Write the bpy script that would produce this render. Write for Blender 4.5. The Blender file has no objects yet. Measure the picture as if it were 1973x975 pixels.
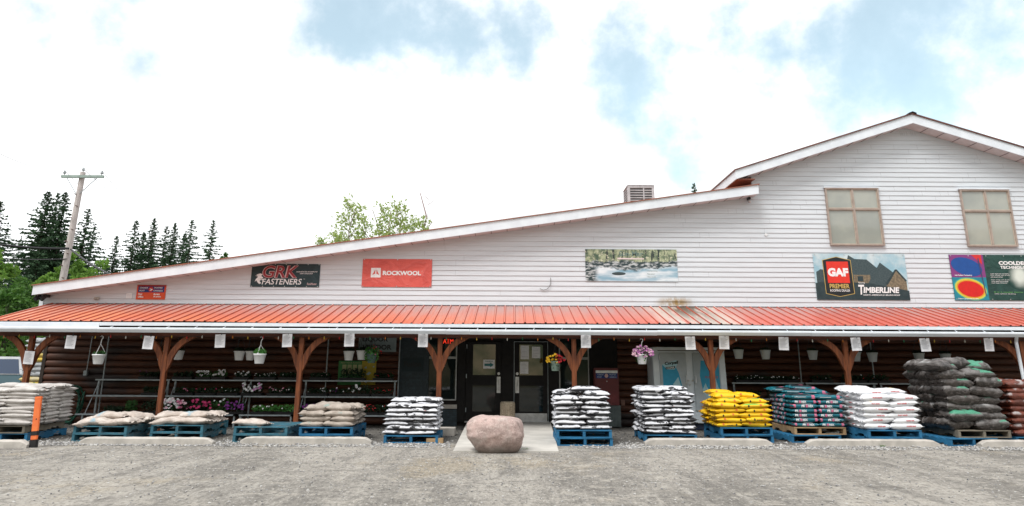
import bpy, bmesh, math, random
from mathutils import Vector, Matrix, Euler
R = math.radians
random.seed(7)
S = bpy.context.scene
COL = S.collection

# ------------------------------------------------------------------ camera
PW, PH, F = 1973.0, 975.0, 1330.0
CX, CY = 986.5, 376.0
PITCH, ROLL, H = R(13.86), R(0.30), 1.43
cam = bpy.data.objects.new('camera', bpy.data.cameras.new('camera'))
COL.objects.link(cam); S.camera = cam
fwd = Vector((0, math.cos(PITCH), math.sin(PITCH)))
up0 = Vector((0, -math.sin(PITCH), math.cos(PITCH)))
rt0 = Vector((1, 0, 0))
up = up0 * math.cos(ROLL) - rt0 * math.sin(ROLL)
rt = rt0 * math.cos(ROLL) + up0 * math.sin(ROLL)
m3 = Matrix((rt, up, -fwd)).transposed()
cam.matrix_world = Matrix.Translation((0, 0, H)) @ m3.to_4x4()
cam.data.sensor_fit = 'HORIZONTAL'; cam.data.sensor_width = 36
cam.data.lens = 36 * F / PW
cam.data.shift_y = -(487.5 - CY) / PW
cam.data.clip_end = 3000
def ray(px, py): return fwd + rt * ((px - CX) / F) + up * ((CY - py) / F)
def at(px, py, Y):
    d = ray(px, py); return Vector((0, 0, H)) + d * (Y / d.y)
def atz(px, py, z):
    d = ray(px, py); return Vector((0, 0, H)) + d * ((z - H) / d.z)

# ------------------------------------------------------------------ sky, sun, exposure
SUN_EL, SUN_AZ = R(58), R(215)      # azimuth measured clockwise from +Y
w = bpy.data.worlds.new('World'); S.world = w; w.use_nodes = True
nt = w.node_tree; nt.nodes.clear(); N, L = nt.nodes.new, nt.links.new
out = N('ShaderNodeOutputWorld'); bg = N('ShaderNodeBackground'); L(bg.outputs[0], out.inputs[0])
bg.inputs[1].default_value = 0.1
sky = N('ShaderNodeTexSky'); sky.sky_type = 'NISHITA'; sky.sun_disc = False
sky.sun_elevation = SUN_EL; sky.sun_rotation = SUN_AZ
tc = N('ShaderNodeTexCoord')
def wmath(op, a, b=None, c=None, clamp=False):
    n = N('ShaderNodeMath'); n.operation = op; n.use_clamp = clamp
    for i, v in enumerate((a, b, c)):
        if v is None: continue
        if isinstance(v, (int, float)): n.inputs[i].default_value = v
        else: L(v, n.inputs[i])
    return n.outputs[0]
wn = N('ShaderNodeTexNoise'); wn.inputs['Scale'].default_value = 5.5; wn.inputs['Detail'].default_value = 9
wn.inputs['Roughness'].default_value = 0.58; L(tc.outputs['Generated'], wn.inputs['Vector'])
wn2 = N('ShaderNodeTexNoise'); wn2.inputs['Scale'].default_value = 2.1; wn2.inputs['Detail'].default_value = 4
L(tc.outputs['Generated'], wn2.inputs['Vector'])
# openings in the cloud deck: (direction via picture position, angular radius, depth)
holes = [(740, 20, .15, .95), (860, 70, .10, .85), (980, 15, .16, .8), (1200, 110, .12, .9), (1300, 150, .14, .95), (1420, 80, .13, .95),
         (1660, 40, .15, .9), (1780, 90, .2, .95), (1860, 170, .17, .95), (1760, 210, .12, .8), (570, 45, .05, .6), (1330, 325, .05, .45),
         (320, 18, .12, .62), (10, 70, .08, .6), (600, 30, .1, .8), (1930, 60, .1, .6), (1180, -40, .12, .6), (700, -150, .25, .8), (1700, -300, .35, .9)]
acc = None
for (hx, hy, rad, dep) in holes:
    d = ray(hx, hy).normalized()
    vm = N('ShaderNodeVectorMath'); vm.operation = 'DOT_PRODUCT'; L(tc.outputs['Generated'], vm.inputs[0]); vm.inputs[1].default_value = d
    mr = N('ShaderNodeMapRange'); mr.interpolation_type = 'SMOOTHSTEP'
    mr.inputs['From Min'].default_value = math.cos(rad); mr.inputs['From Max'].default_value = math.cos(rad * .25)
    mr.inputs['To Min'].default_value = 0; mr.inputs['To Max'].default_value = dep; L(vm.outputs['Value'], mr.inputs['Value'])
    acc = mr.outputs[0] if acc is None else wmath('MAXIMUM', acc, mr.outputs[0])
v = wmath('ADD', wmath('MULTIPLY', wn.outputs['Fac'], 2.6), wmath('MULTIPLY', wn2.outputs['Fac'], 0.5))
v = wmath('SUBTRACT', v, wmath('MULTIPLY', acc, 0.95))
mr = N('ShaderNodeMapRange'); mr.interpolation_type = 'SMOOTHSTEP'
mr.inputs['From Min'].default_value = .50; mr.inputs['From Max'].default_value = 1.20
mr.inputs['To Min'].default_value = .30; mr.inputs['To Max'].default_value = 1.0; L(v, mr.inputs['Value'])
ramp = N('ShaderNodeMapRange'); ramp.inputs['From Min'].default_value = .36; ramp.inputs['From Max'].default_value = .62
ramp.inputs['To Min'].default_value = 8.2; ramp.inputs['To Max'].default_value = 12.0; L(wn.outputs['Fac'], ramp.inputs['Value'])
cc = N('ShaderNodeCombineColor'); 
for i, k in enumerate((.985, 1.0, 1.01)): L(wmath('MULTIPLY', ramp.outputs[0], k), cc.inputs[i])
skl = N('ShaderNodeMix'); skl.data_type = 'RGBA'; skl.blend_type = 'MULTIPLY'; skl.inputs[0].default_value = 1
L(sky.outputs[0], skl.inputs[6]); skl.inputs[7].default_value = (2.0, 2.25, 1.75, 1)
mx = N('ShaderNodeMix'); mx.data_type = 'RGBA'; L(mr.outputs[0], mx.inputs[0]); L(skl.outputs[2], mx.inputs[6]); L(cc.outputs[0], mx.inputs[7])
L(mx.outputs[2], bg.inputs[0])

sun = bpy.data.objects.new('sun', bpy.data.lights.new('sun', 'SUN')); COL.objects.link(sun)
sun.data.energy = 2.3; sun.data.angle = R(22); sun.data.color = (1, .975, .945)
sd = Vector((math.sin(SUN_AZ) * math.cos(SUN_EL), math.cos(SUN_AZ) * math.cos(SUN_EL), math.sin(SUN_EL)))
sun.rotation_euler = sd.to_track_quat('Z', 'Y').to_euler()
S.view_settings.view_transform = 'Standard'; S.view_settings.look = 'None'
S.view_settings.exposure = 0.42; S.view_settings.gamma = 1; S.view_settings.use_curve_mapping = False
S.cycles.use_denoising = True
S.cycles.max_bounces = 6

# ------------------------------------------------------------------ materials
class NB:
    """small builder round one material's node tree"""
    def __init__(s, name):
        s.m = bpy.data.materials.new(name); s.m.use_nodes = True
        s.t = s.m.node_tree; s.p = s.t.nodes['Principled BSDF']; s.tc = s.t.nodes.new('ShaderNodeTexCoord')
    def n(s, k): return s.t.nodes.new(k)
    def l(s, a, b): s.t.links.new(a, b)
    def coord(s, space='Object', scale=None, rot=None, loc=None):
        o = s.tc.outputs[space]
        if scale is None and rot is None and loc is None: return o
        mp = s.n('ShaderNodeMapping'); s.l(o, mp.inputs[0])
        if scale: mp.inputs['Scale'].default_value = scale
        if rot: mp.inputs['Rotation'].default_value = rot
        if loc: mp.inputs['Location'].default_value = loc
        return mp.outputs[0]
    def noise(s, scale, detail=5, rough=.55, vec=None, dist=0):
        k = s.n('ShaderNodeTexNoise'); k.inputs['Scale'].default_value = scale; k.inputs['Detail'].default_value = detail
        k.inputs['Roughness'].default_value = rough; k.inputs['Distortion'].default_value = dist
        s.l(vec if vec is not None else s.coord(), k.inputs['Vector']); return k.outputs['Fac']
    def ramp(s, fac, a, b, lo=0.0, hi=1.0, smooth=True):
        k = s.n('ShaderNodeMapRange'); k.interpolation_type = 'SMOOTHSTEP' if smooth else 'LINEAR'
        k.inputs['From Min'].default_value = a; k.inputs['From Max'].default_value = b
        k.inputs['To Min'].default_value = lo; k.inputs['To Max'].default_value = hi
        s.l(fac, k.inputs['Value']); return k.outputs[0]
    def mix(s, fac, a, b, mode='MIX'):
        k = s.n('ShaderNodeMix'); k.data_type = 'RGBA'; k.blend_type = mode
        for sock, v in ((k.inputs[0], fac), (k.inputs[6], a), (k.inputs[7], b)):
            if isinstance(v, (int, float)): sock.default_value = v
            elif isinstance(v, (tuple, list)): sock.default_value = (v[0], v[1], v[2], 1)
            else: s.l(v, sock)
        return k.outputs[2]
    def math(s, op, a, b=None, clamp=False):
        k = s.n('ShaderNodeMath'); k.operation = op; k.use_clamp = clamp
        for i, v in enumerate((a, b)):
            if v is None: continue
            if isinstance(v, (int, float)): k.inputs[i].default_value = v
            else: s.l(v, k.inputs[i])
        return k.outputs[0]
    def sep(s, vec=None):
        k = s.n('ShaderNodeSeparateXYZ'); s.l(vec if vec is not None else s.coord(), k.inputs[0]); return k.outputs
    def bump(s, h, strength=.3, dist=.01):
        k = s.n('ShaderNodeBump'); k.inputs['Strength'].default_value = strength; k.inputs['Distance'].default_value = dist
        s.l(h, k.inputs['Height']); s.l(k.outputs[0], s.p.inputs['Normal'])
    def rand(s):
        k = s.n('ShaderNodeObjectInfo'); return k.outputs['Random']
    def done(s, col, rough=.7, metal=0, spec=.4):
        if isinstance(col, (tuple, list)): s.p.inputs['Base Color'].default_value = (*col[:3], 1)
        else: s.l(col, s.p.inputs['Base Color'])
        if isinstance(rough, (int, float)): s.p.inputs['Roughness'].default_value = rough
        else: s.l(rough, s.p.inputs['Roughness'])
        s.p.inputs['Metallic'].default_value = metal; s.p.inputs['Specular IOR Level'].default_value = spec
        return s.m
_mc = {}
def mat(name, a, b=None, scale=6, rough=.7, bump=0, bdist=.01, bscale=None, metal=0, spec=.4, stretch=None, lo=.35, hi=.65):
    if name in _mc: return _mc[name]
    q = NB(name); vec = q.coord(scale=stretch) if stretch else None
    if b is None: b = tuple(c * .8 for c in a)
    f = q.ramp(q.noise(scale, 6, .6, vec), lo, hi)
    col = q.mix(f, a, b)
    if bump: q.bump(q.noise(bscale or scale * 4, 6, .6, vec), bump, bdist)
    _mc[name] = q.done(col, rough, metal, spec); return _mc[name]
def flat(name, a, rough=.6): return mat(name, a, tuple(c * .9 for c in a), 9, rough)

def m_glow(name, c, st):
    q = NB(name); q.p.inputs['Emission Color'].default_value = (*c, 1); q.p.inputs['Emission Strength'].default_value = st
    return q.done(c, .5)

# ------------------------------------------------------------------ geometry helpers
ORG = {}
class MB:
    def __init__(s): s.v, s.f, s.mi = [], [], []
    def face(s, pts, mi=0):
        i = len(s.v); s.v += [tuple(p) for p in pts]; s.f.append(tuple(range(i, i + len(pts)))); s.mi.append(mi)
    def add(s, vs, fs, mi=0):
        i = len(s.v); s.v += [tuple(p) for p in vs]; s.f += [tuple(k + i for k in f) for f in fs]; s.mi += [mi] * len(fs)
    def box(s, lo, hi, mi=0, M=None):
        x0, y0, z0 = lo; x1, y1, z1 = hi
        vs = [Vector(p) for p in ((x0,y0,z0),(x1,y0,z0),(x1,y1,z0),(x0,y1,z0),(x0,y0,z1),(x1,y0,z1),(x1,y1,z1),(x0,y1,z1))]
        if M is not None: vs = [M @ p for p in vs]
        s.add(vs, [(0,3,2,1),(4,5,6,7),(0,1,5,4),(1,2,6,5),(2,3,7,6),(3,0,4,7)], mi)
    def cyl(s, a, b, r0, r1=None, n=10, mi=0, caps=True):
        a, b = Vector(a), Vector(b); r1 = r0 if r1 is None else r1
        d = (b - a).normalized(); u = d.orthogonal().normalized(); w_ = d.cross(u)
        vs = []
        for p, r in ((a, r0), (b, r1)):
            for k in range(n):
                t = 2 * math.pi * k / n; vs.append(p + (u * math.cos(t) + w_ * math.sin(t)) * r)
        fs = [(k, (k + 1) % n, n + (k + 1) % n, n + k) for k in range(n)]
        if caps: fs += [tuple(range(n - 1, -1, -1)), tuple(range(n, 2 * n))]
        s.add(vs, fs, mi)
    def tube(s, pts, r, n=6, mi=0):
        for a, b in zip(pts, pts[1:]):
            if (Vector(b) - Vector(a)).length > 1e-6: s.cyl(a, b, r, r, n, mi, True)
    def lathe(s, prof, c, n=16, mi=0):
        vs = []; c = Vector(c)
        for r, z in prof:
            for k in range(n):
                t = 2 * math.pi * k / n; vs.append(c + Vector((r * math.cos(t), r * math.sin(t), z)))
        fs = []
        for j in range(len(prof) - 1):
            for k in range(n):
                fs.append((j*n+k, j*n+(k+1)%n, (j+1)*n+(k+1)%n, (j+1)*n+k))
        s.add(vs, fs, mi)
    def prism(s, pts, y0, y1, mi=0):       # pts in x,z ; extruded along y
        n = len(pts)
        vs = [(p[0], y0, p[1]) for p in pts] + [(p[0], y1, p[1]) for p in pts]
        fs = [tuple(range(n)), tuple(range(2*n-1, n-1, -1))] + [((k+1)%n, k, n+k, n+(k+1)%n) for k in range(n)]
        s.add(vs, fs, mi)
    def build(s, name, mats, parent=None, smooth=False, bevel=0, world=True, seg=2):
        me = bpy.data.meshes.new(name)
        o = bpy.data.objects.new(name, me); COL.objects.link(o)
        off = Vector((0, 0, 0))
        if parent is not None:
            o.parent = parent; ORG[o.name] = ORG.get(parent.name, Vector((0,0,0)))
            if world: off = ORG[o.name]
        else: ORG[o.name] = Vector((0,0,0))
        me.from_pydata([Vector(p) - off for p in s.v], [], s.f)
        mats = mats if isinstance(mats, (list, tuple)) else [mats]
        for m in mats: me.materials.append(m)
        me.polygons.foreach_set('material_index', s.mi)
        if smooth: me.polygons.foreach_set('use_smooth', [True] * len(me.polygons))
        me.update()
        bm = bmesh.new(); bm.from_mesh(me)
        if len(s.v) < 20000: bmesh.ops.recalc_face_normals(bm, faces=bm.faces)
        if bevel:
            bmesh.ops.bevel(bm, geom=list(bm.edges), offset=bevel, segments=seg, affect='EDGES', clamp_overlap=True)
        bm.to_mesh(me); bm.free()
        return o
def tag(o, label=None, cat=None, group=None, kind=None):
    if label: o['label'] = label
    if cat: o['category'] = cat
    if group: o['group'] = group
    if kind: o['kind'] = kind
    return o
def thing(name, label, cat, loc=(0, 0, 0), group=None):
    o = bpy.data.objects.new(name, None); COL.objects.link(o); o.location = loc; o.empty_display_size = .1
    ORG[o.name] = Vector(loc); return tag(o, label, cat, group)
KIDS = {}
def copy_tree(o, parent=None):
    c = o.copy(); COL.objects.link(c)
    if parent is not None: c.parent = parent
    ORG[c.name] = ORG.get(o.name, Vector((0,0,0)))
    for ch in list(o.children): copy_tree(ch, c)
    return c
_tx = {}
def text_geo(body, bold=0.0, shear=0.0):
    k = (body, bold, shear)
    if k not in _tx:
        c = bpy.data.curves.new('t', 'FONT'); c.body = body; c.size = 1; c.offset = bold; c.shear = shear
        c.resolution_u = 3; c.fill_mode = 'FRONT'
        o = bpy.data.objects.new('t', c)
        me = o.to_mesh()
        _tx[k] = ([tuple(v.co[:2]) for v in me.vertices], [tuple(p.vertices) for p in me.polygons])
        o.to_mesh_clear(); bpy.data.objects.remove(o); bpy.data.curves.remove(c)
    vs, fs = _tx[k]
    x0 = min(p[0] for p in vs); x1 = max(p[0] for p in vs); y0 = min(p[1] for p in vs); y1 = max(p[1] for p in vs)
    return [((p[0]-x0)/(x1-x0), (p[1]-y0)/(y1-y0)) for p in vs], fs
class Board:
    """flat sign facing -Y: origin lower left, fractions across and up"""
    def __init__(s, root, x0, z0, w, h, y): s.r, s.x, s.z, s.w, s.h, s.y = root, x0, z0, w, h, y
    def P(s, fx, fz, k=1): return (s.x + fx * s.w, s.y - .0025 * k, s.z + fz * s.h)
    def poly(s, name, pts, m, k=1):
        b = MB(); b.face([s.P(a, c, k) for a, c in pts]); return b.build(name, m, s.r)
    def polys(s, name, lst, m, k=1):
        if name in ('printed_house', 'printed_gable', 'printed_roof'):
            for pts in lst: o = s.poly(name, pts, m, k)
            return o
        b = MB()
        for pts in lst: b.face([s.P(a, c, k) for a, c in pts])
        return b.build(name, m, s.r)
    def ell(s, name, cx, cz, rx, rz, m, k=1, n=28, tilt=0):
        pts = []
        for i in range(n):
            t = 2 * math.pi * i / n; a, c = rx * math.cos(t), rz * math.sin(t)
            pts.append((cx + a, cz + c + tilt * a))
        return s.poly(name, pts, m, k)
    def text(s, body, fx0, fz0, fx1, fz1, m, bold=0.0, shear=0.0, k=2, name='lettering'):
        vs, fs = text_geo(body, bold, shear); b = MB()
        b.add([s.P(fx0 + a * (fx1 - fx0), fz0 + c * (fz1 - fz0), k) for a, c in vs], fs); return b.build(name, m, s.r)

# ------------------------------------------------------------------ common materials
q = NB('clapboard_paint')
vec = q.coord(scale=(.5, 1, 9))
c = q.mix(q.ramp(q.noise(3, 6, .6, vec), .3, .75), (.625, .660, .695), (.545, .575, .61))
STX = at(1300, 583, 17.6)
sx = q.sep()
dx = q.math('DIVIDE', q.math('SUBTRACT', sx[0], STX.x), .62); dz = q.math('DIVIDE', q.math('SUBTRACT', sx[2], STX.z), .20)
rr = q.math('SQRT', q.math('ADD', q.math('MULTIPLY', dx, dx), q.math('MULTIPLY', dz, dz)))
st = q.math('MULTIPLY', q.ramp(rr, 1.0, .15), q.ramp(q.noise(7, 5, .65, q.coord(scale=(1, 1, .6))), .33, .58))
c = q.mix(st, c, (.30, .19, .07))
q.bump(q.noise(25, 5, .6, vec), .12, .004)
M_SID = q.done(c, .55)
M_FASC = mat('white_trim_metal', (.74, .785, .83), (.66, .70, .75), 2.5, .42, .05)
M_SOFF = mat('soffit_panel', (.62, .58, .58), (.54, .50, .50), 5, .6)
M_DARK = mat('dark_gap', (.012, .011, .011), None, 5, .9)
M_REDTRIM = mat('red_roof_metal_edge', (.34, .12, .07), (.24, .10, .07), 6, .5)
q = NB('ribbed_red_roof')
xs = q.sep()
streak = q.noise(1.0, 6, .6, q.coord(scale=(7, .8, .8)))
base = q.mix(q.ramp(q.noise(.35, 3), .35, .65), (.62, .185, .070), (.55, .125, .066))
base = q.mix(q.ramp(xs[0], -10, 10), base, (.52, .115, .09))
# sun-bleached upper half of the sheets
bl = q.math('MULTIPLY', q.ramp(xs[1], -1.75, -.15), q.ramp(streak, .34, .60, .5, 1))
base = q.mix(q.math('MULTIPLY', bl, .95), base, (.36, .235, .225))
base = q.mix(q.math('MULTIPLY', q.ramp(q.noise(1.3, 5, .65, q.coord(scale=(3, .5, 1))), .50, .70), .45), base, (.46, .24, .19))
PX = at(1335, 605, 16.6).x
dx = q.math('ABSOLUTE', q.math('SUBTRACT', xs[0], PX))
pt = q.ramp(q.math('ADD', dx, q.math('MULTIPLY', streak, .9)), 1.75, .9)
base = q.mix(q.math('MULTIPLY', pt, q.ramp(streak, .30, .5)), base, (.56, .50, .44))
st2 = q.math('MULTIPLY', q.ramp(q.math('ADD', dx, q.math('MULTIPLY', streak, .6)), 1.15, .5), q.math('MULTIPLY', q.ramp(streak, .40, .52), q.ramp(xs[1], -2.1, -.4, .3, 1)))
base = q.mix(st2, base, (.10, .07, .045))
M_ROOF = q.done(base, .36, 0, .5)
q = NB('stained_log_wood')
vec = q.coord(scale=(.6, 6, 6))
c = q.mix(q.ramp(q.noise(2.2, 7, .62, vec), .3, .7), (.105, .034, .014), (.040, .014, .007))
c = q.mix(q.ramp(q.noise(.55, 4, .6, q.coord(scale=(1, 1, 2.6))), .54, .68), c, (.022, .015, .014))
q.bump(q.noise(9, 6, .6, vec), .35, .01)
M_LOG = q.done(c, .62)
M_POST = mat('stained_timber', (.215, .064, .021), (.095, .027, .011), 4, .65, .35, .006, None, 0, .35, (5, 5, .5))
M_BEAM = mat('dark_stained_beam', (.10, .028, .013), (.06, .018, .010), 4, .65, .2, .006, None, 0, .3, (.4, 5, 5))
M_BLACK = mat('black_paint', (.006, .0055, .006), (.010, .009, .0085), 5, .6, spec=.2)
q = NB('blue_black_stone')
br = q.n('ShaderNodeTexBrick'); q.l(q.coord(rot=(R(90), 0, 0)), br.inputs[0])
br.inputs['Scale'].default_value = 4.2; br.inputs['Color1'].default_value = (.018, .034, .045, 1); br.inputs['Color2'].default_value = (.030, .050, .062, 1)
br.inputs['Mortar'].default_value = (.008, .010, .012, 1); br.inputs['Brick Width'].default_value = .7; br.inputs['Row Height'].default_value = .2; br.inputs['Mortar Size'].default_value = .012
q.bump(br.outputs['Fac'], -.5, .01)
M_STONE = q.done(q.mix(q.ramp(q.noise(12), .3, .7, 0, .6), br.outputs['Color'], (.012, .018, .022)), .6)
q = NB('dark_glass'); M_GLASS = q.done((.010, .016, .016), .03, 0, .5); q.p.inputs['IOR'].default_value = 1.5
q = NB('door_glass'); M_DGLASS = q.done((.012, .014, .012), .025, 0, .9); q.p.inputs['IOR'].default_value = 1.9
q = NB('frosted_upper_glass')
c = q.mix(q.ramp(q.noise(.9, 4, .6, q.coord(scale=(.8, 1, .8))), .36, .64), (.37, .385, .34), (.28, .30, .275))
M_FROST = q.done(c, .05, 0, .7)
M_TANFR = mat('tan_window_frame', (.38, .31, .265), (.31, .25, .215), 8, .5)
M_ALU = mat('brushed_metal', (.55, .56, .57), (.42, .43, .44), 10, .35, 0, .01, None, .75)
M_GALV = mat('galvanised_steel', (.34, .38, .40), (.24, .28, .30), 9, .45, 0, .01, None, .3)
M_CONC = mat('cast_concrete', (.47, .44, .40), (.35, .33, .30), 4, .9, .4, .006, 60)
M_SLAB = mat('slab_concrete', (.50, .48, .44), (.40, .385, .355), 1.6, .9, .25, .004, 70)
M_WHITE = mat('white_plastic', (.78, .79, .80), (.72, .73, .74), 6, .4)
M_BLKPL = mat('black_plastic', (.02, .02, .022), None, 6, .4)
M_SOIL = mat('potting_soil', (.03, .02, .014), None, 30, .95)

# ------------------------------------------------------------------ the setting: ground
q = NB('gravel_lot')
o = q.coord()
ST = lambda k, r=0: q.coord(scale=(1, k, 1), rot=(0, 0, R(r)))
big = q.noise(.45, 6, .6, ST(.45)); fine = q.noise(42, 4, .7, ST(.5)); med = q.noise(13, 6, .74, ST(.42)); med2 = q.noise(27, 4, .75, ST(.45))
t1 = q.noise(1.6, 6, .62, q.coord(scale=(1.5, .16, 1), rot=(0, 0, R(38)))); t2 = q.noise(1.9, 6, .62, q.coord(scale=(1.4, .2, 1), rot=(0, 0, R(-52)), loc=(9, 2, 0)))
c = q.mix(q.ramp(big, .36, .62), (.165, .158, .147), (.300, .286, .264))
c = q.mix(q.ramp(t1, .50, .68, 0, .65), c, (.365, .350, .325)); c = q.mix(q.ramp(t1, .46, .34, 0, .55), c, (.120, .116, .110))
c = q.mix(q.ramp(t2, .54, .70, 0, .5), c, (.34, .325, .30)); c = q.mix(q.ramp(t2, .42, .32, 0, .5), c, (.125, .120, .113))
c = q.mix(q.ramp(q.noise(.55, 6, .65, q.coord(scale=(1, .6, 1), loc=(31, 5, 0))), .53, .66, 0, .75), c, (.280, .245, .190))
m3_ = q.noise(3.2, 6, .68, q.coord(scale=(.75, 1.0, 1), rot=(0, 0, R(10))))
c = q.mix(q.ramp(m3_, .52, .64, 0, .6), c, (.37, .350, .315)); c = q.mix(q.ramp(m3_, .46, .37, 0, .6), c, (.125, .118, .108))
c = q.mix(q.ramp(med, .38, .48, .55, 0), c, (.115, .110, .104))
c = q.mix(q.ramp(med, .54, .64, 0, .45), c, (.38, .37, .345))
c = q.mix(q.ramp(med2, .38, .47, .6, 0), c, (.09, .088, .085))
c = q.mix(q.ramp(med2, .57, .67, 0, .8), c, (.46, .45, .43))
c = q.mix(q.ramp(fine, .58, .70, 0, .6), c, (.50, .49, .47))
c = q.mix(1.0, c, (1.15, 1.125, 1.085), 'MULTIPLY')
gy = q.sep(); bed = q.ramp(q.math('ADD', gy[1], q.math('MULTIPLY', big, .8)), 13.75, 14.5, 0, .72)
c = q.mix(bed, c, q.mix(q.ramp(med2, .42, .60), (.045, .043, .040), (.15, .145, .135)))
h = q.math('ADD', q.math('MULTIPLY', med2, .9), q.math('MULTIPLY', fine, .4))
h = q.math('ADD', h, q.math('MULTIPLY', med, 1.3)); h = q.math('ADD', h, q.math('MULTIPLY', t1, 1.5))
q.bump(h, .8, .035)
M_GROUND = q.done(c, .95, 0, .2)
def ground_h(x, y):
    from mathutils import noise as mn
    a = mn.fractal(Vector((x * .25, y * .25, 0)), 1, 2, 4) * .016
    return a if abs(x) < 30 and -4 < y < 13.3 else 0
g = MB()
NX, NY = 150, 70
xs_ = [-26 + 52 * i / NX for i in range(NX + 1)]; ys_ = [.5 + 18 * j / NY for j in range(NY + 1)]
def gh(x, y):
    e = min(1, max(0, (13.2 - y) / .8)) * min(1, max(0, (y - 1) / 2)) * min(1, (26 - abs(x)) / 2)
    return ground_h(x, y) * e
g.add([(x, y, gh(x, y)) for y in ys_ for x in xs_], [(j*(NX+1)+i, j*(NX+1)+i+1, (j+1)*(NX+1)+i+1, (j+1)*(NX+1)+i) for j in range(NY) for i in range(NX)])
a, b_, c0, d0 = -26, 26, .5, 18.5
E = 900
for quad in (((-E,-E),(E,-E),(E,c0),(-E,c0)), ((-E,d0),(E,d0),(E,E),(-E,E)), ((-E,c0),(a,c0),(a,d0),(-E,d0)), ((b_,c0),(E,c0),(E,d0),(b_,d0))):
    g.face([(x, y, 0) for x, y in quad])
tag(g.build('ground', M_GROUND, smooth=True), kind='structure')
# dirt bank across the road behind the camera: reflected in the door glass, made tall to block low skylight under the porch
bk = MB(); n = 60
M_BANK = mat('dry_grass_bank', (.30, .24, .14), (.08, .10, .045), .35, .95, .5, .05, 3)
vs = []
for j, (yy, zz) in enumerate(((-13, 0), (-16, 3.0), (-20, 8.5), (-26, 13.5), (-60, 15.5))):
    for i in range(n + 1):
        vs.append((-110 + 220 * i / n, yy + random.uniform(-.7, .7), zz + (random.uniform(-.4, .4) if j else -.05)))
bk.add(vs, [(j*(n+1)+i, j*(n+1)+i+1, (j+1)*(n+1)+i+1, (j+1)*(n+1)+i) for j in range(4) for i in range(n)])
tag(bk.build('terrain', M_BANK, smooth=True), kind='structure')
# loose stones between lot and pallets: nobody could count them
def stones(name, n, area, size, m, seed):
    rn = random.Random(seed); b = MB()
    for _ in range(n):
        x, y = area(rn); r = size * rn.uniform(.45, 1.3); z = gh(x, y)
        t = rn.uniform(0, 6.28); k = rn.uniform(.5, .9)
        vs = []
        for p in ((1,0,0),(-1,0,0),(0,1,0),(0,-1,0),(0,0,1),(0,0,-.5),(.7,.7,.5),(-.7,-.6,.5)):
            px, py = p[0]*math.cos(t)-p[1]*math.sin(t), p[0]*math.sin(t)+p[1]*math.cos(t)
            vs.append((x + px*r*rn.uniform(.8,1.2), y + py*r*rn.uniform(.6,1.1), z + r*.3 + p[2]*r*k))
        b.add(vs, [(4,0,6),(4,6,2),(4,2,1),(4,1,7),(4,7,3),(4,3,0),(0,2,6),(1,3,7),(5,2,0),(5,1,2),(5,3,1),(5,0,3)])
    return tag(b.build(name, m), kind='stuff')
q = NB('loose_stone')
vo = q.n('ShaderNodeTexVoronoi'); vo.inputs['Scale'].default_value = 25; q.l(q.coord(), vo.inputs['Vector'])
cr = q.n('ShaderNodeSeparateColor'); q.l(vo.outputs['Color'], cr.inputs[0])
M_STN = q.done(q.mix(cr.outputs[0], (.13, .13, .135), (.50, .49, .47)), .9)
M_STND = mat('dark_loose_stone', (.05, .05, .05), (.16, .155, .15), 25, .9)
def strip(rn):
    x = rn.uniform(-11.5, 11.5)
    while abs(x - .0) < 1.1: x = rn.uniform(-11.5, 11.5)
    return x, 13.35 + abs(rn.gauss(0, .55)) - .35
stones('crushed_stone', 6500, strip, .020, M_STN, 3)
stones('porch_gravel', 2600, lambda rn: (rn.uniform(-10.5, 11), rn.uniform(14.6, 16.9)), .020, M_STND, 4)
stones('lot_gravel', 5200, lambda rn: (rn.uniform(-10.5, 10.5), 6.4 + 6.8 * rn.random() ** .75), .013, M_STN, 5)

# concrete walkway up to the doors
pA, pB = atz(873, 871, 0), atz(1076, 871, 0)
YW = 17.6
sl = MB(); xl, xr = pA.x, pB.x
xl2, xr2 = at(905, 812, YW).x - .05, at(1058, 812, YW).x + .03
yb = pA.y
sl.add([(xl, yb, -.03), (xr, yb, -.03), (xr2, YW - .05, -.03), (xl2, YW - .05, -.03), (xl, yb, .022), (xr, yb, .022), (xr2, YW - .05, .105), (xl2, YW - .05, .105)],
       [(0,3,2,1),(4,5,6,7),(0,1,5,4),(1,2,6,5),(2,3,7,6),(3,0,4,7)])
tag(sl.build('walkway', M_SLAB), kind='structure')

# ------------------------------------------------------------------ the store
store = thing('store_building', 'long white clapboard store with red metal porch roof and log lower wall', 'building', (0, YW, 0))
OV = .42                               # roof overhang in front of the wall
YF = YW - OV                           # plane of the rake fascia
A = at(64, 550, YF); B = at(1461, 356, YF)          # shed rake, top edge
slope = (B.z - A.z) / (B.x - A.x)
AP = at(1757, 220, YF); GL = at(1417, 328, YF)
gs = (AP.z - GL.z) / (AP.x - GL.x)
GR = Vector((2 * AP.x - GL.x, YF, GL.z))
FH = .235                              # fascia height
XL = at(82, 575, YW).x                 # left wall edge
XG = at(1447, 345, YW).x               # tall part's left wall
XR = GR.x - (XG - GL.x)
def shed(x): return A.z + slope * (x - A.x)
def gable(x): return AP.z - gs * abs(x - AP.x)
ZJ = at(700, 588, YW).z                # wall meets porch roof
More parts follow.
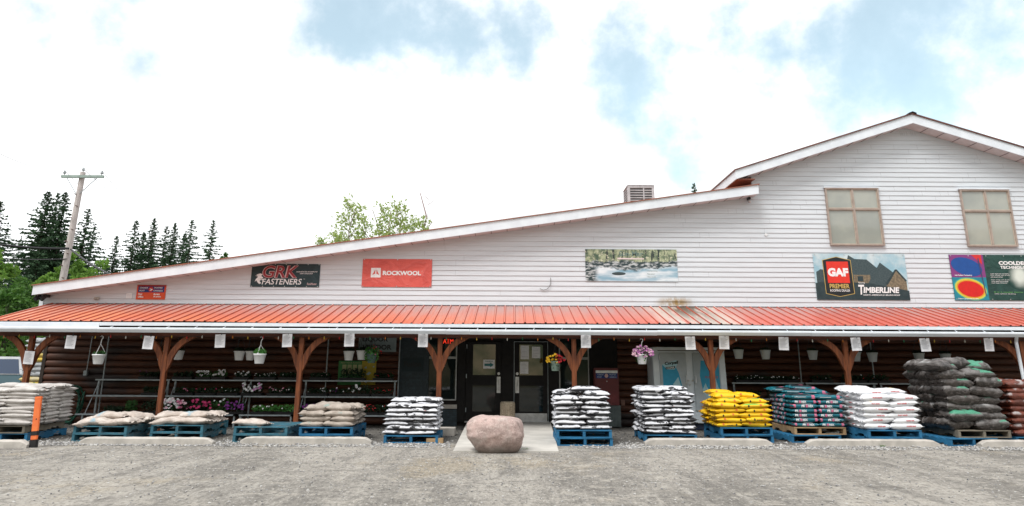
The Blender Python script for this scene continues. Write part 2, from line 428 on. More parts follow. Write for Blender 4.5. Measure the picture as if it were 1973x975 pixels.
# clapboards
cb = MB(); z = ZJ - .25; EXP = .127
def xleft(z):
    zz = z + .06
    x = max(XL, A.x + (zz + .12 - A.z) / slope) if zz < shed(XG) - .1 else None
    if x is None or x > XG:
        x = max(XG, AP.x - (AP.z - zz - .08) / gs)
    return x
def xright(z): return min(XR, AP.x + (AP.z - z - .14) / gs)
while z < AP.z - .1:
    z1 = z + EXP
    xa0, xa1, xb0, xb1 = xleft(z), xleft(z1), xright(z), xright(z1)
    if xa1 > XG + .5 and xa0 < XG - .5: xa1 = xa0 if z1 < shed(xa0) else max(XG, xa0)
    if xb1 > xa1:
        yb_, yt = YW - .018, YW - .002
        cb.add([(xa0, yb_, z), (xb0, yb_, z), (xb1, yt, z1), (xa1, yt, z1), (xa0, YW, z), (xb0, YW, z)], [(0, 1, 2, 3), (0, 4, 5, 1)])
    z = z1
rj = random.Random(12)
for k_ in range(150):
    zz_ = ZJ - .25 + EXP * rj.randrange(0, 40); xa_, xb_ = xleft(zz_ + EXP), xright(zz_ + EXP)
    if xb_ - xa_ < 1: continue
    xj = rj.uniform(xa_ + .3, xb_ - .2); cb.add([(xj, YW - .0195, zz_ + .003), (xj + .004, YW - .0195, zz_ + .003), (xj + .004, YW - .0035, zz_ + EXP - .002), (xj, YW - .0035, zz_ + EXP - .002)], [(0, 1, 2, 3)], 1)
cb.build('siding', [M_SID, mat('lap_joint', (.30, .30, .31))], store)
core = MB()
core0 = MB(); core0.box((at(92, 700, YW).x, YW + .02, 0), (XR, YW + 14, ZJ - .2)); core0.build('inner_wall', mat('dark_inner_wall', (.02, .016, .014), None, 4, .9), store)
pts = [(XL, ZJ - .2), (XR, ZJ - .2), (XR, gable(XR) - .1), (AP.x, AP.z - .12), (XG, gable(XG) - .1), (XG, shed(XG) - .1), (XL, shed(XL) - .1)]
core.prism(pts, YW + .02, YW + 14)
core.build('wall', mat('wall_core_paint', (.55, .55, .56), None, 4, .8), store)
ct = MB(); ct.box((XL - .05, YW - .03, ZJ - .2), (XL + .05, YW + .05, shed(XL) - .12)); ct.build('corner_trim', M_FASC, store)
# red metal side of the tall part above the shed roof
rs = MB(); rs.box((XG - .03, YW + .03, shed(XG) - .2), (XG - .002, YW + 14, gable(XG) - .05)); rs.build('side_cladding', M_REDTRIM, store)
# shed roof: deck slab, rake fascia, soffit
def slab_pts(xa, za, xb, zb, t): return [(xa, za), (xb, zb), (xb, zb - t), (xa, za - t)]
rf = MB(); rf.prism(slab_pts(A.x - .03, shed(A.x - .03) + .020, B.x + .03, shed(B.x + .03) + .020, .02), YF - .03, YW + 14); rf.build('roof', M_REDTRIM, store)
fa = MB(); fa.prism(slab_pts(A.x, shed(A.x), B.x, shed(B.x), FH), YF, YF + .03); fa.build('fascia', M_FASC, store)
M_SEAM = mat('soffit_seam', (.22, .19, .19))
so = MB(); so.prism(slab_pts(A.x + .02, shed(A.x) - FH + .03, B.x, shed(B.x) - FH + .03, .02), YF + .03, YW - .02)
lines = so
x = A.x + .4
while x < B.x - .1:
    z = shed(x) - FH + .008; lines.box((x, YF + .035, z - .006), (x + .014, YW - .02, z + .002), 1); x += .405
so.build('soffit', [M_SOFF, M_SEAM], store)
ef = MB(); ef.box((A.x, YF + .03, shed(A.x) - FH), (A.x + .03, YW + 14, shed(A.x))); ef.build('eave_fascia', mat('brown_eave', (.17, .14, .11), None, 4, .7), store)
eb = MB(); eb.box((A.x + .03, YW - .02, ZJ - .3), (XL - .05, YW + .3, shed(A.x) - FH + .02)); eb.build('side_board', mat('weathered_board', (.16, .145, .12), (.10, .09, .08), 5, .8), store)
# gable roof
g1 = MB()
g1.prism([(GL.x, GL.z), (AP.x, AP.z), (GR.x, GR.z), (GR.x, GR.z - FH), (AP.x, AP.z - FH * 1.04), (GL.x, GL.z - FH)], YF, YF + .03)
g1.build('fascia', M_FASC, store)
g2 = MB()
g2.prism([(GL.x - .03, GL.z + .02), (AP.x, AP.z + .03), (GR.x + .03, GR.z + .02), (GR.x + .03, GR.z - .01), (AP.x, AP.z - .005), (GL.x - .03, GL.z - .01)], YF - .03, YW + 14)
g2.build('roof', mat('dark_ridge_metal', (.16, .06, .045), (.10, .045, .04), 5, .5), store)
g3 = MB()
g3.prism([(GL.x + .03, GL.z - FH + .03), (AP.x, AP.z - FH + .02), (GR.x - .03, GR.z - FH + .03), (GR.x - .03, GR.z - FH + .01), (AP.x, AP.z - FH - .002), (GL.x + .03, GL.z - FH + .01)], YF + .03, YW - .02)
g4 = g3
for sgn in (-1, 1):
    x = .4
    while x < AP.x - GL.x - .2:
        zz = AP.z - gs * x - FH; xx = AP.x + sgn * x
        g4.box((xx - .007, YF + .035, zz - .012), (xx + .007, YW - .02, zz + .002), 1); x += .405
g3.build('soffit', [M_SOFF, M_SEAM], store)
g5 = MB(); g5.box((GL.x, YF + .03, GL.z - FH), (GL.x + .03, YW + 14, GL.z)); g5.build('eave_fascia', M_FASC, store)
g6 = MB(); g6.box((GL.x + .03, YF + .04, GL.z - FH + .005), (XG - .03, YW + 14, GL.z - FH + .02)); g6.build('eave_soffit', M_REDTRIM, store)
rc = MB(); rc.prism([(AP.x - .10, AP.z - .012), (AP.x, AP.z + .035), (AP.x + .10, AP.z - .012), (AP.x + .10, AP.z + .025), (AP.x, AP.z + .065), (AP.x - .10, AP.z + .025)], YF - .05, YW + 14); rc.build('ridge_cap', M_BLACK, store)

# upper windows
def upper_window(px0, py0, px1, py1, split):
    a = at(px0, py0, YW); b = at(px1, py1, YW)
    x0, x1, z0, z1 = a.x, b.x, b.z, a.z
    fr = MB(); t, yo = .036, YW - .075
    for lo, hi in (((x0, yo, z0), (x0 + t, YW, z1)), ((x1 - t, yo, z0), (x1, YW, z1)), ((x0 + t, yo, z0), (x1 - t, YW, z0 + t)), ((x0 + t, yo, z1 - t), (x1 - t, YW, z1))): fr.box(lo, hi)
    xm = (x0 + x1) / 2 + .01; zm = z0 + (z1 - z0) * split
    fr.box((xm - .022, yo + .01, z0 + t), (xm + .022, YW, z1 - t))
    fr.box((x0 + t, yo + .005, zm - .022), (xm - .022, YW, zm + .022)); fr.box((xm + .022, yo + .005, zm - .022), (x1 - t, YW, zm + .022))
    wdw = fr.build('window', M_TANFR, store)
    for xa, xb in ((x0 + t, xm - .022), (xm + .022, x1 - t)):
        for za, zb in ((z0 + t, zm - .022), (zm + .022, z1 - t)):
            p = MB(); p.box((xa, YW - .032, za), (xb, YW - .022, zb)); p.build('pane', M_FROST, wdw)
            s_ = MB(); e = .018; yy = YW - .045
            for lo, hi in (((xa, yy, za), (xa + e, YW - .033, zb)), ((xb - e, yy, za), (xb, YW - .033, zb)), ((xa + e, yy, za), (xb - e, YW - .033, za + e)), ((xa + e, yy, zb - e), (xb - e, YW - .033, zb))): s_.box(lo, hi)
            s_.build('sash', mat('pale_sash', (.52, .44, .36), None, 8, .5), wdw)
    hd = MB(); hd.box((x0 - .03, YW - .085, z1), (x1 + .03, YW, z1 + .03)); hd.build('drip_cap', M_FASC, wdw)
upper_window(1587, 363, 1703, 474, .63)
upper_window(1846, 366, 1959, 476, .62)

# porch roof: ribbed sheets
YE = 15.5
eL = at(-27, 622, YE).x
xW = at(109, 588, YW).x
ZE = at(900, 623, YE).z
Xend = 14.6
RIB = .2286
pr = MB(); prof = []
x = eL
nr = int((Xend - eL) / RIB)
for i in range(nr):
    x0 = eL + i * RIB
    prof += [(x0, .0), (x0 + .013, .026), (x0 + .038, .026), (x0 + .051, 0), (x0 + .12, .0), (x0 + .124, .004), (x0 + .150, .004), (x0 + .154, 0)]
prof.append((eL + nr * RIB, 0))
def top_y(x):            # left end of the sheet is cut along the rake
    return YW if x >= xW else YE + (YW - YE) * max(.02, (x - eL) / max(.01, xW - eL))
sag = lambda x: .012 * math.sin(x * .55) + .006 * math.sin(x * 1.7 + 1)
vs = []
for (x, dz) in prof:
    ty = YW
    vs.append((x, YE, ZE + dz + sag(x))); vs.append((x, ty, ZJ + dz))
pr.add(vs, [(2*i, 2*i+2, 2*i+3, 2*i+1) for i in range(len(prof) - 1)])
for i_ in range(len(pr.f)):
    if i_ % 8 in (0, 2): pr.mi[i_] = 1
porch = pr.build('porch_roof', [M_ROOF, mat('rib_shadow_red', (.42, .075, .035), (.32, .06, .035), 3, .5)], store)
uf = MB(); uf.prism([(YE + .05, ZE - .02), (YW, ZJ - .02), (YW, ZJ - .06), (YE + .05, ZE - .06)], eL + .02, Xend)
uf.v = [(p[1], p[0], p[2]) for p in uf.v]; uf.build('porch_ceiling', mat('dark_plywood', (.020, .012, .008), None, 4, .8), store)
fl = MB(); fl.box((xW, YW - .035, ZJ - .01), (Xend, YW - .012, ZJ + .012)); fl.build('flashing', mat('dark_flashing', (.06, .03, .028)), store)
pf = MB(); pf.box((eL - .02, YE + .004, ZE - .088), (Xend, YE + .03, ZE - .014)); fas = pf.build('porch_fascia', M_FASC, store)
cl = MB(); cl.box((eL - .02, YE - .003, ZE - .235), (at(190, 635, YE).x, YE + .003, ZE - .03)); cl.build('fascia_cover', M_FASC, fas)
gt = MB(); gz = ZE - .236
x = eL - .02; xq = [eL - .02, at(190, 638, YE).x, at(860, 638, YE).x, at(905, 638, YE).x, at(1265, 638, YE).x, at(1560, 640, YE).x, Xend]
gut = None
for k, (xa, xb) in enumerate(zip(xq, xq[1:])):
    gm = MB(); dz = [.004, 0, -.004, -.006, 0, -.003][k]; e = [0, .002, 0, .002, 0, .002][k]
    pro = [(YE - .085 - e, gz + .105), (YE - .105 - e, gz + .095), (YE - .105 - e, gz + .062), (YE - .06 - e, gz), (YE + .008, gz), (YE + .008, gz + .05), (YE - .05, gz + .012 + .01), (YE - .09, gz + .068), (YE - .085, gz + .09)]
    gm.prism([(a_, z_ + dz) for a_, z_ in pro], xa + .002, xb - .002); gm.v = [(p[1], p[0], p[2]) for p in gm.v]
    gm.build('gutter', M_FASC, store)
x = at(215, 635, YE).x
while x < Xend:
    gb = MB(); gb.cyl((x, YE - .09, gz + .10), (x + .02, YE + .018, gz + .135), .007, .007, 5); x += .62
    gb.build('gutter_hanger', M_FASC, store)
bm_ = MB(); bm_.box((eL + .15, 15.72, ZE - .31), (Xend, 15.88, ZE - .19)); bm_.build('porch_beam', M_BEAM, store)
rft = MB(); x = eL + .4
while x < Xend:
    rft.add([(x, 15.55, ZE - .19), (x + .05, 15.55, ZE - .19), (x + .05, YW - .02, ZJ - .20), (x, YW - .02, ZJ - .20), (x, 15.55, ZE - .065), (x + .05, 15.55, ZE - .065), (x + .05, YW - .02, ZJ - .065), (x, YW - .02, ZJ - .065)],
            [(0,3,2,1),(4,5,6,7),(0,1,5,4),(1,2,6,5),(2,3,7,6),(3,0,4,7)]); x += .61
rft.build('rafters', mat('dark_rafter', (.03, .018, .012), None, 5, .8), store)
# posts with curved braces
for k, ppx in enumerate((55, 318, 579, 847, 1106, 1371, 1631, 1972)):
    p = at(ppx, 700, 15.8); X = p.x; ph = .052
    po = MB(); po.box((X - ph, 15.8 - ph, 0), (X + ph, 15.8 + ph, ZE - .31)); post = po.build('porch_post', M_POST, store, bevel=.006, seg=1)
    for sg in (-1, 1):
        b = MB(); n = 9; zt, zb = ZE - .312, p.z - .10
        sec = []
        for i in range(n + 1):
            t = i / n; ang = t * math.pi / 2
            cxx = X + sg * (ph + .50 * (.22 * t + .78 * (1 - math.cos(ang)))) ; czz = zb + (zt - zb) * (.30 * t + .70 * math.sin(ang))
            sec.append(Vector((cxx, 0, czz)))
        vs = []
        for i, s_ in enumerate(sec):
            d = (sec[min(i+1, n)] - sec[max(i-1, 0)]).normalized(); nn = Vector((-d.z, 0, d.x)) * .062
            if i == 0: nn = Vector((0, 0, .085)) * (1 if sg < 0 else 1) * (1 if nn.z * 1 > 0 else -1)
            if i == n: nn = Vector((.085, 0, 0)) * (1 if nn.x > 0 else -1)
            for yy in (15.76, 15.84): vs += [(s_.x + nn.x, yy, s_.z + nn.z), (s_.x - nn.x, yy, s_.z - nn.z)]
        fs = []
        for i in range(n):
            a0, a1 = 4*i, 4*(i+1)
            fs += [(a0, a1, a1+1, a0+1), (a0+2, a0+3, a1+3, a1+2), (a0, a0+2, a1+2, a1), (a0+1, a1+1, a1+3, a0+3)]
        fs += [(0,1,3,2), (4*n, 4*n+2, 4*n+3, 4*n+1)]
        b.add(vs, fs); b.build('brace', M_POST, post)

# lower wall
def logs(xa, xb, name='log_wall'):
    b = MB(); z = .02; r = .165
    while z < ZJ - .1:
        n = 8; vs = []
        for x in (xa, xb):
            for i in range(n + 1):
                t = -math.pi / 2 + math.pi * i / n
                vs.append((x, YW - .02 - .075 * max(0, math.cos(t)) ** .8, z + r / 2 + r * .5 * math.sin(t)))
        b.add(vs, [(i, i+1, n+1+i+1, n+1+i) for i in range(n)] + [tuple(range(n, -1, -1)), tuple(range(n + 1, 2*n + 2))]); z += r
    return b.build(name, M_LOG, store, smooth=False)
X = lambda px: at(px, 730, YW).x
Z = lambda py: at(1000, py, YW).z
XLL = at(92, 700, YW).x
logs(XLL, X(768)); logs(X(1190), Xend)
cp = MB(); cp.box((XLL - .09, YW - .1, 0), (XLL - .005, YW + .1, ZJ - .1)); cp.build('corner_post', mat('dark_corner_post', (.03, .02, .015)), store)
sp = MB(); sp.box((X(768) + .003, YW - .09, 0), (X(826), YW, ZJ - .1)); sp.build('stone_panel', M_STONE, store)
bw = MB()
zwb = Z(786)
bw.box((X(826) + .003, YW - .06, 0), (X(882), YW, zwb - .02)); bw.build('stone_panel', M_STONE, store)
ent = MB()
def frame_rect(b, xa, xb, za, zb, y0, y1): b.box((xa, y0, za), (xb, y1, zb))
frame_rect(ent, X(826), X(1190), Z(655), ZJ - .1, YW - .05, YW)
for a_, b2 in ((882, 897), (967, 990), (1056, 1076), (1136, 1190)): frame_rect(ent, X(a_), X(b2), .1, Z(655), YW - .06, YW)
frame_rect(ent, X(1076) + .003, X(1136) - .003, .1, Z(790), YW - .055, YW)
ent.build('entrance_frame', M_BLACK, store)
M_ALF = mat('window_channel', (.36, .37, .36), None, 8, .5)
def store_window(pa, pb, ytop, ymid, ybot):
    a_, b2 = X(pa), X(pb); z0, z1, zm = Z(ybot), Z(ytop), Z(ymid)
    fr = MB(); t = .028; y0, y1 = YW - .07, YW - .01
    for xa, xb, za, zb in ((a_, a_+t, z0, z1), (b2-t, b2, z0, z1), (a_+t, b2-t, z0, z0+t), (a_+t, b2-t, z1-t, z1), (a_+t, b2-t, zm-t, zm+t)): fr.box((xa, y0, za), (xb, y1, zb))
    wd = fr.build('window', M_ALF, store)
    for za, zb in ((z0+t, zm-t), (zm+t, z1-t)):
        p = MB(); p.box((a_+t, YW-.035, za), (b2-t, YW-.025, zb)); p.build('pane', M_GLASS, wd)
    return a_, b2, z0, z1, zm
WA = store_window(823, 880, 645, 690, 772)
WB = store_window(1077, 1135, 645, 690, 772)
sb = MB(); sb.box((X(822), YW - .10, Z(786) - .02), (X(882), YW - .0, Z(780))); sb.build('window_sill', M_CONC, store)
# doors
def door(pa, pb, hinge_left, kick):
    a_, b2 = X(pa), X(pb); z0, z1 = Z(812), Z(659); y0, y1 = YW - .055, YW - .012
    wd = (b2 - a_)
    ga, gb_ = (a_ + wd * .15, b2 - wd * .14) if not hinge_left else (a_ + wd * .19, b2 - wd * .17)
    zt0, zt1, zl0, zl1 = Z(723), Z(664), Z(793), Z(743)
    d = MB()
    for xa, xb, za, zb in ((a_, ga, z0, z1), (gb_, b2, z0, z1), (ga, gb_, z0, zl0), (ga, gb_, zl1, zt0), (ga, gb_, zt1, z1)): d.box((xa, y0, za), (xb, y1, zb))
    dr = d.build('door', M_BLACK, store)
    for za, zb in ((zt0, zt1), (zl0, zl1)):
        p = MB(); p.box((ga, YW - .036, za), (gb_, YW - .03, zb)); p.build('glass', M_DGLASS if za == zt0 else M_GLASS, dr)
    e = MB(); hx = b2 - wd * .075 if hinge_left else a_ + wd * .085
    e.box((hx - .045, y0 - .012, Z(757)), (hx + .045, y0 - .001, Z(726))); e.cyl((hx, y0 - .05, Z(752)), (hx, y0 - .05, Z(731)), .012, .012, 8)
    e.cyl((hx, y0 - .05, Z(750)), (hx, y0, Z(750)), .010, .010, 6); e.cyl((hx, y0 - .05, Z(733)), (hx, y0, Z(733)), .010, .010, 6)
    e.build('handle', M_ALU, dr)
    lk = MB(); lk.cyl((hx, y0 - .02, Z(720)), (hx, y0, Z(720)), .034, .034, 14); lk.build('lock', M_ALU, dr)
    if kick:
        k_ = MB(); k_.box((a_ + .02, y0 - .006, z0 + .01), (b2 - .02, y0 - .001, Z(796))); k_.build('kick_plate', M_ALU, dr)
        e = MB()
        for xx in (a_ - .012, b2): e.box((xx, y0 - .012, z0), (xx + .012, y1, z1 + .012))
        e.box((a_, y0 - .012, z1), (b2, y1, z1 + .012)); e.build('door_frame', M_GALV, dr)
    else:
        for zz in (Z(725), Z(790), Z(668)):
            e = MB(); e.cyl((a_ + .01, y0 - .012, zz - .05), (a_ + .01, y0 - .012, zz + .05), .012, .012, 8)
            e.build('hinge', M_GALV, dr)
    return a_, b2, y0, ga, gb_
D1 = door(898, 966, True, False); D2 = door(991, 1055, False, True)
th = MB(); th.box((X(897), YW - .16, .09), (X(1057), YW - .06, .12)); th.build('threshold', M_ALU, store)
#PART2
# ------------------------------------------------------------------ banners and signs on the clapboards
YB = YW - .028
def board_thing(name, label, cat, px0, py0, px1, py1, m, edge=.004, part='cloth'):
    a, b = at(px0, (py0 + py1) / 2, YB), at(px1, (py0 + py1) / 2, YB)
    t, c = at((px0 + px1) / 2, py0, YB), at((px0 + px1) / 2, py1, YB)
    x0, x1, z0, z1 = a.x, b.x, c.z, t.z
    r = thing(name, label, cat, ((x0 + x1) / 2, YB, z0))
    mb = MB(); mb.box((x0, YB, z0), (x1, YB + edge, z1)); mb.build(part, m, r)
    return r, Board(r, x0, z0, x1 - x0, z1 - z0, YB)
def cloth_mat(name, ca, cb=None, st=.5):
    q = NB(name); cb = cb or tuple(c * .8 for c in ca)
    nz = q.noise(2.2, 5, .6, q.coord(scale=(1, 1, 1.4)), 1.2)
    q.bump(nz, st, .06)
    return q.done(q.mix(q.ramp(nz, .3, .7), ca, cb), .42, 0, .4)
def grommets(bd, n, top=True):
    for i in range(n):
        f = .02 + .96 * i / (n - 1)
        for fz in (.975, .025):
            b = MB(); p = bd.P(f, fz, 2); b.cyl((p[0], p[1], p[2]), (p[0], p[1] + .003, p[2]), .014, .014, 8); b.build('grommet', M_ALU, bd.r)
W_INK = flat('white_ink', (.82, .82, .82)); K_INK = flat('black_ink', (.015, .016, .018))
# black fasteners banner
r, bd = board_thing('banner', 'black vinyl banner with red GRK letters and white FASTENERS', 'banner', 484, 508.5, 616, 553, cloth_mat('black_vinyl', (.012, .028, .034), (.022, .045, .052)))
RED_INK = flat('dull_red_ink', (.30, .035, .045)); PINK_INK = flat('pink_outline_ink', (.62, .45, .45))
bd.text('GRK', .160, .385, .685, .935, PINK_INK, .045, .16, 1, 'letter_outline'); bd.text('GRK', .170, .40, .675, .92, RED_INK, .012, .16, 2)
bd.text('FASTENERS', .165, .105, .745, .355, W_INK, .012, .18, 2); bd.text('TM', .765, .33, .79, .36, W_INK)
bd.text('CODE APPROVED FASTENERS FOR', .655, .635, .965, .685, W_INK, .01, .15); bd.text('EVERY APPLICATION', .71, .555, .90, .605, W_INK, .01, .15)
bd.text('RackMaster', .825, .09, .965, .185, PINK_INK, .01, .15)
bd.polys('emblem', [[(.08,.53),(.13,.58),(.165,.55),(.15,.47),(.18,.40),(.165,.35),(.13,.36),(.10,.42)], [(.10,.42),(.13,.36),(.155,.33),(.13,.25),(.155,.16),(.13,.12),(.10,.2),(.085,.28),(.06,.22),(.075,.34)], [(.06,.47),(.10,.50),(.10,.45)], [(.15,.34),(.19,.33),(.165,.27)]], W_INK, 2)
grommets(bd, 7)
# orange insulation banner
r, bd = board_thing('banner', 'coral orange vinyl banner with white square logo and ROCKWOOL', 'banner', 698, 499, 832, 553, cloth_mat('coral_vinyl', (.70, .125, .10), (.56, .085, .07), .9))
bd.poly('logo', [(.125,.335),(.265,.335),(.265,.675),(.125,.675)], W_INK, 1)
CORAL = flat('coral_ink', (.64, .11, .09))
bd.polys('logo_mark', [[(.143,.42),(.187,.47),(.187,.62)], [(.203,.62),(.203,.47),(.247,.42)], [(.187,.64),(.203,.64),(.195,.66)]], CORAL, 2)
bd.text('ROCKWOOL', .295, .415, .845, .575, W_INK, .045, 0, 2); bd.text('TM', .85, .55, .865, .575, W_INK)
grommets(bd, 3)
# stream photograph banner
q = NB('stream_print')
xs = q.sep(); a_ = at(1128, 511, YB); b2 = at(1305, 511, YB); WSM = b2.x - a_.x; HSM = at(1217, 480.5, YB).z - at(1217, 542, YB).z
u = q.math('DIVIDE', xs[0], WSM); vv = q.math('DIVIDE', xs[2], HSM)          # object space: origin bottom centre
n1 = q.noise(5, 6, .7); n2 = q.noise(3, 5, .65, q.coord(scale=(4, 1, .6))); n3 = q.noise(9, 5, .6, q.coord(scale=(.7, 1, 2.2)))
leaf = q.mix(q.ramp(n1, .38, .62), (.06, .105, .07), (.40, .44, .28)); leaf = q.mix(q.ramp(n2, .54, .57), leaf, (.035, .05, .045))
leaf = q.mix(q.ramp(q.noise(14, 3), .56, .66, 0, .8), leaf, (.66, .64, .48))
rock = q.mix(q.ramp(n3, .46, .60), (.025, .045, .05), (.50, .53, .54))
water = q.mix(q.ramp(q.noise(2.2, 4, .5, q.coord(scale=(.5, 1, 2.5))), .35, .62), (.22, .38, .48), (.72, .77, .80))
vn = q.math('ADD', vv, q.math('MULTIPLY', q.math('SUBTRACT', n1, .5), .35))
vb = q.math('SUBTRACT', vn, q.math('MULTIPLY', q.math('ABSOLUTE', u), .32))
c = q.mix(q.ramp(vn, .60, .66), rock, leaf)
c = q.mix(q.ramp(vb, .36, .28), c, water)
c = q.mix(q.math('MULTIPLY', q.ramp(u, -.34, -.42), q.ramp(vn, .62, .5)), c, rock)
M_STREAM = q.done(c, .4)
r, bd = board_thing('banner', 'banner printed with a rocky white water stream under green trees', 'banner', 1128, 480.5, 1305, 542, M_STREAM)
GR_INK = flat('grey_green_ink', (.16, .24, .22))
bd.text('Sun-Mar', .37, .78, .63, .94, GR_INK, .012, 0, 2); bd.poly('text_strip', [(.35,.685),(.64,.685),(.64,.72),(.35,.73)], flat('pale_pink_ink', (.75, .62, .62)), 1)
for k, (t_, x1_) in enumerate((('Composting', .78), ('Peat and air', .75), ('Easy to use', .76))): bd.text('- ' + t_, .66, .30 - .09 * k, x1_, .345 - .09 * k, GR_INK, 0, 0, 2)
bd.ell('printed_rock', .36, .235, .075, .05, flat('rock_ink', (.04, .06, .065)), 1); bd.ell('printed_rock', .54, .40, .05, .025, flat('grey_rock_ink', (.22, .25, .26)), 1)
# roofing banner
q = NB('sky_print'); xs = q.sep()
nz = q.noise(2.0, 5, .6); q.bump(nz, .5, .05)
c = q.mix(q.ramp(nz, .35, .68), (.28, .47, .56), (.58, .66, .68)); M_SKYP = q.done(c, .42)
r, bd = board_thing('banner', 'large banner of slate roofed house with GAF shield and Timberline lettering', 'banner', 1570, 489, 1748, 578, M_SKYP)
q = NB('slate_print'); M_SLATE = q.done(q.mix(q.ramp(q.noise(22, 4, .6, q.coord(scale=(1, 1, 3))), .4, .6), (.035, .060, .068), (.060, .088, .095)), .45)
M_SLATE2 = mat('dark_slate_print', (.018, .036, .042), (.03, .05, .056), 6, .45)
M_STONEP = mat('stone_print', (.24, .19, .12), (.12, .10, .07), 18, .45)
bd.polys('printed_house', [[(.02,.60),(.07,.66),(.12,.64),(.12,.35),(.02,.36)], [(.36,.82),(.385,.97),(.45,.885),(.58,.875),(.70,.66),(.70,.30),(.36,.30)]], M_SLATE, 1)
bd.polys('printed_gable', [[(.42,.54),(.60,.54),(.60,.33),(.42,.33)], [(.885,.63),(.985,.40),(.985,.1),(.75,.1),(.76,.35)]], M_STONEP, 1.5)
bd.polys('printed_roof', [[(.57,.36),(.72,.81),(.85,.60),(.76,.30),(.60,.22)]], M_SLATE, 2)
bd.poly('printed_roof_edge', [(.875,.66),(.895,.66),(.99,.42),(.975,.40)], M_SLATE2, 2.2); bd.poly('printed_roof_edge', [(.875,.66),(.895,.66),(.78,.33),(.755,.35)], M_SLATE2, 2.2)
bd.polys('printed_ground', [[(.0,.36),(.12,.40),(.58,.36),(.80,.28),(1,.20),(1,0),(0,0)]], M_SLATE2, 2.4)
bd.polys('printed_window', [[(.46,.51),(.52,.51),(.52,.40),(.46,.40)]], M_SLATE2, 2.4)
hexp = [(.095,.86),(.25,.935),(.405,.86),(.412,.13),(.25,.065),(.102,.13)]
GOLD = flat('gold_ink', (.60, .42, .12))
bd.poly('shield_border', hexp, GOLD, 3); bd.poly('shield', [(.25 + (x_ - .25) * .965, .5 + (y_ - .5) * .975) for x_, y_ in hexp], flat('shield_black', (.012, .016, .018)), 3.6)
bd.poly('red_field', [(.135,.36),(.372,.36),(.372,.825),(.135,.825)], flat('bright_red_ink', (.70, .035, .02)), 4.2)
bd.text('GAF', .142, .50, .365, .685, W_INK, .06, 0, 5); bd.text('PREMIER', .148, .245, .362, .34, GOLD, .02, 0, 5); bd.text('ROOFING DEALER', .15, .175, .362, .225, W_INK, .012, 0, 5)
bd.text('T', .455, .115, .52, .325, W_INK, .03, .12, 5); bd.text('IMBERLINE', .505, .15, .895, .275, W_INK, .04, .15, 5)
bd.text('NORTH AMERICA\'S #1-SELLING ROOF', .50, .088, .895, .122, W_INK, .02, .1, 5); bd.text('Featuring', .46, .345, .53, .385, W_INK, .01, .1, 5)
grommets(bd, 4)
# cool roof banner
r, bd = board_thing('banner', 'dark green COOLDECK banner with blue and red thermal pictures', 'banner', 1834, 491, 2012, 579, cloth_mat('dark_green_vinyl', (.010, .042, .036), (.022, .075, .062)))
bd.poly('printed_field', [(0,.5),(.37,.5),(.37,1),(0,1)], flat('violet_ink', (.22, .045, .20)), 1); bd.poly('printed_field', [(0,0),(.37,0),(.37,.5),(0,.5)], flat('teal_ink', (.015, .22, .30)), 1)
bd.poly('printed_field', [(.24,1),(.35,1),(.35,.78),(.29,.9)], flat('red_ink', (.62, .03, .03)), 1.5)
bd.ell('printed_ellipse', .175, .73, .165, .20, flat('blue_ink', (.010, .075, .30)), 2, tilt=-.4)
for i, (rx, rz, cl_) in enumerate(((.178, .245, (.06, .42, .30)), (.166, .225, (.62, .55, .06)), (.148, .19, (.68, .25, .02)), (.136, .17, (.62, .012, .01)))):
    bd.ell('printed_ellipse', .185, .245, rx, rz, flat('thermal_ink%d' % i, cl_), 2 + .5 * i, tilt=-.25)
bd.poly('printed_line', [(.305,.92),(.318,.92),(.345,.1),(.335,.1)], flat('dark_line_ink', (.05, .06, .14)), 4.5)
bd.text('with Radiant Technology', .03, .52, .22, .56, W_INK, .02, 0, 5); bd.text('Other Composite Roofing', .03, .015, .25, .05, W_INK, .02, 0, 5)
bd.text('COOLDECK', .53, .775, .90, .86, W_INK, .05, 0, 3); bd.text('TECHNOLOGY', .54, .69, .90, .755, W_INK, .03, 0, 3)
for i, (x1_, z_) in enumerate(((.62, .57), (.63, .535), (.55, .50), (.62, .435), (.60, .40), (.59, .365))): bd.text('cooler attics and roof decks' if i % 2 == 0 else 'lower energy costs all year', .42, z_, x1_, z_ + .022, W_INK, .01, 0, 3)
bd.text('It is a cooler home', .43, .17, .74, .195, flat('green_ink', (.15, .42, .12)), .01, .1, 3); bd.text('with radiant decking', .43, .13, .66, .152, W_INK, .01, 0, 3)
q = NB('radial_print'); xs = q.sep(); gx = at(1966, 540, YB).x - r.location.x
dx = q.math('SUBTRACT', xs[0], gx); dz = q.math('SUBTRACT', xs[2], .62)
rr = q.math('SQRT', q.math('ADD', q.math('MULTIPLY', dx, dx), q.math('MULTIPLY', q.math('MULTIPLY', dz, dz), .7)))
q.m.name = 'burst_print'; M_BURST = q.done(q.mix(q.ramp(q.math('ADD', rr, q.math('MULTIPLY', q.noise(6), .1)), .36, .12), (.012, .05, .042), (.62, .68, .62)), .45)
bd.ell('printed_burst', .76, .51, .165, .30, M_BURST, 1.5); bd.poly('printed_patch', [(.81,.05),(.97,.05),(.97,.24),(.81,.24)], flat('leaf_green_ink', (.12, .42, .12)), 2)
grommets(bd, 6)
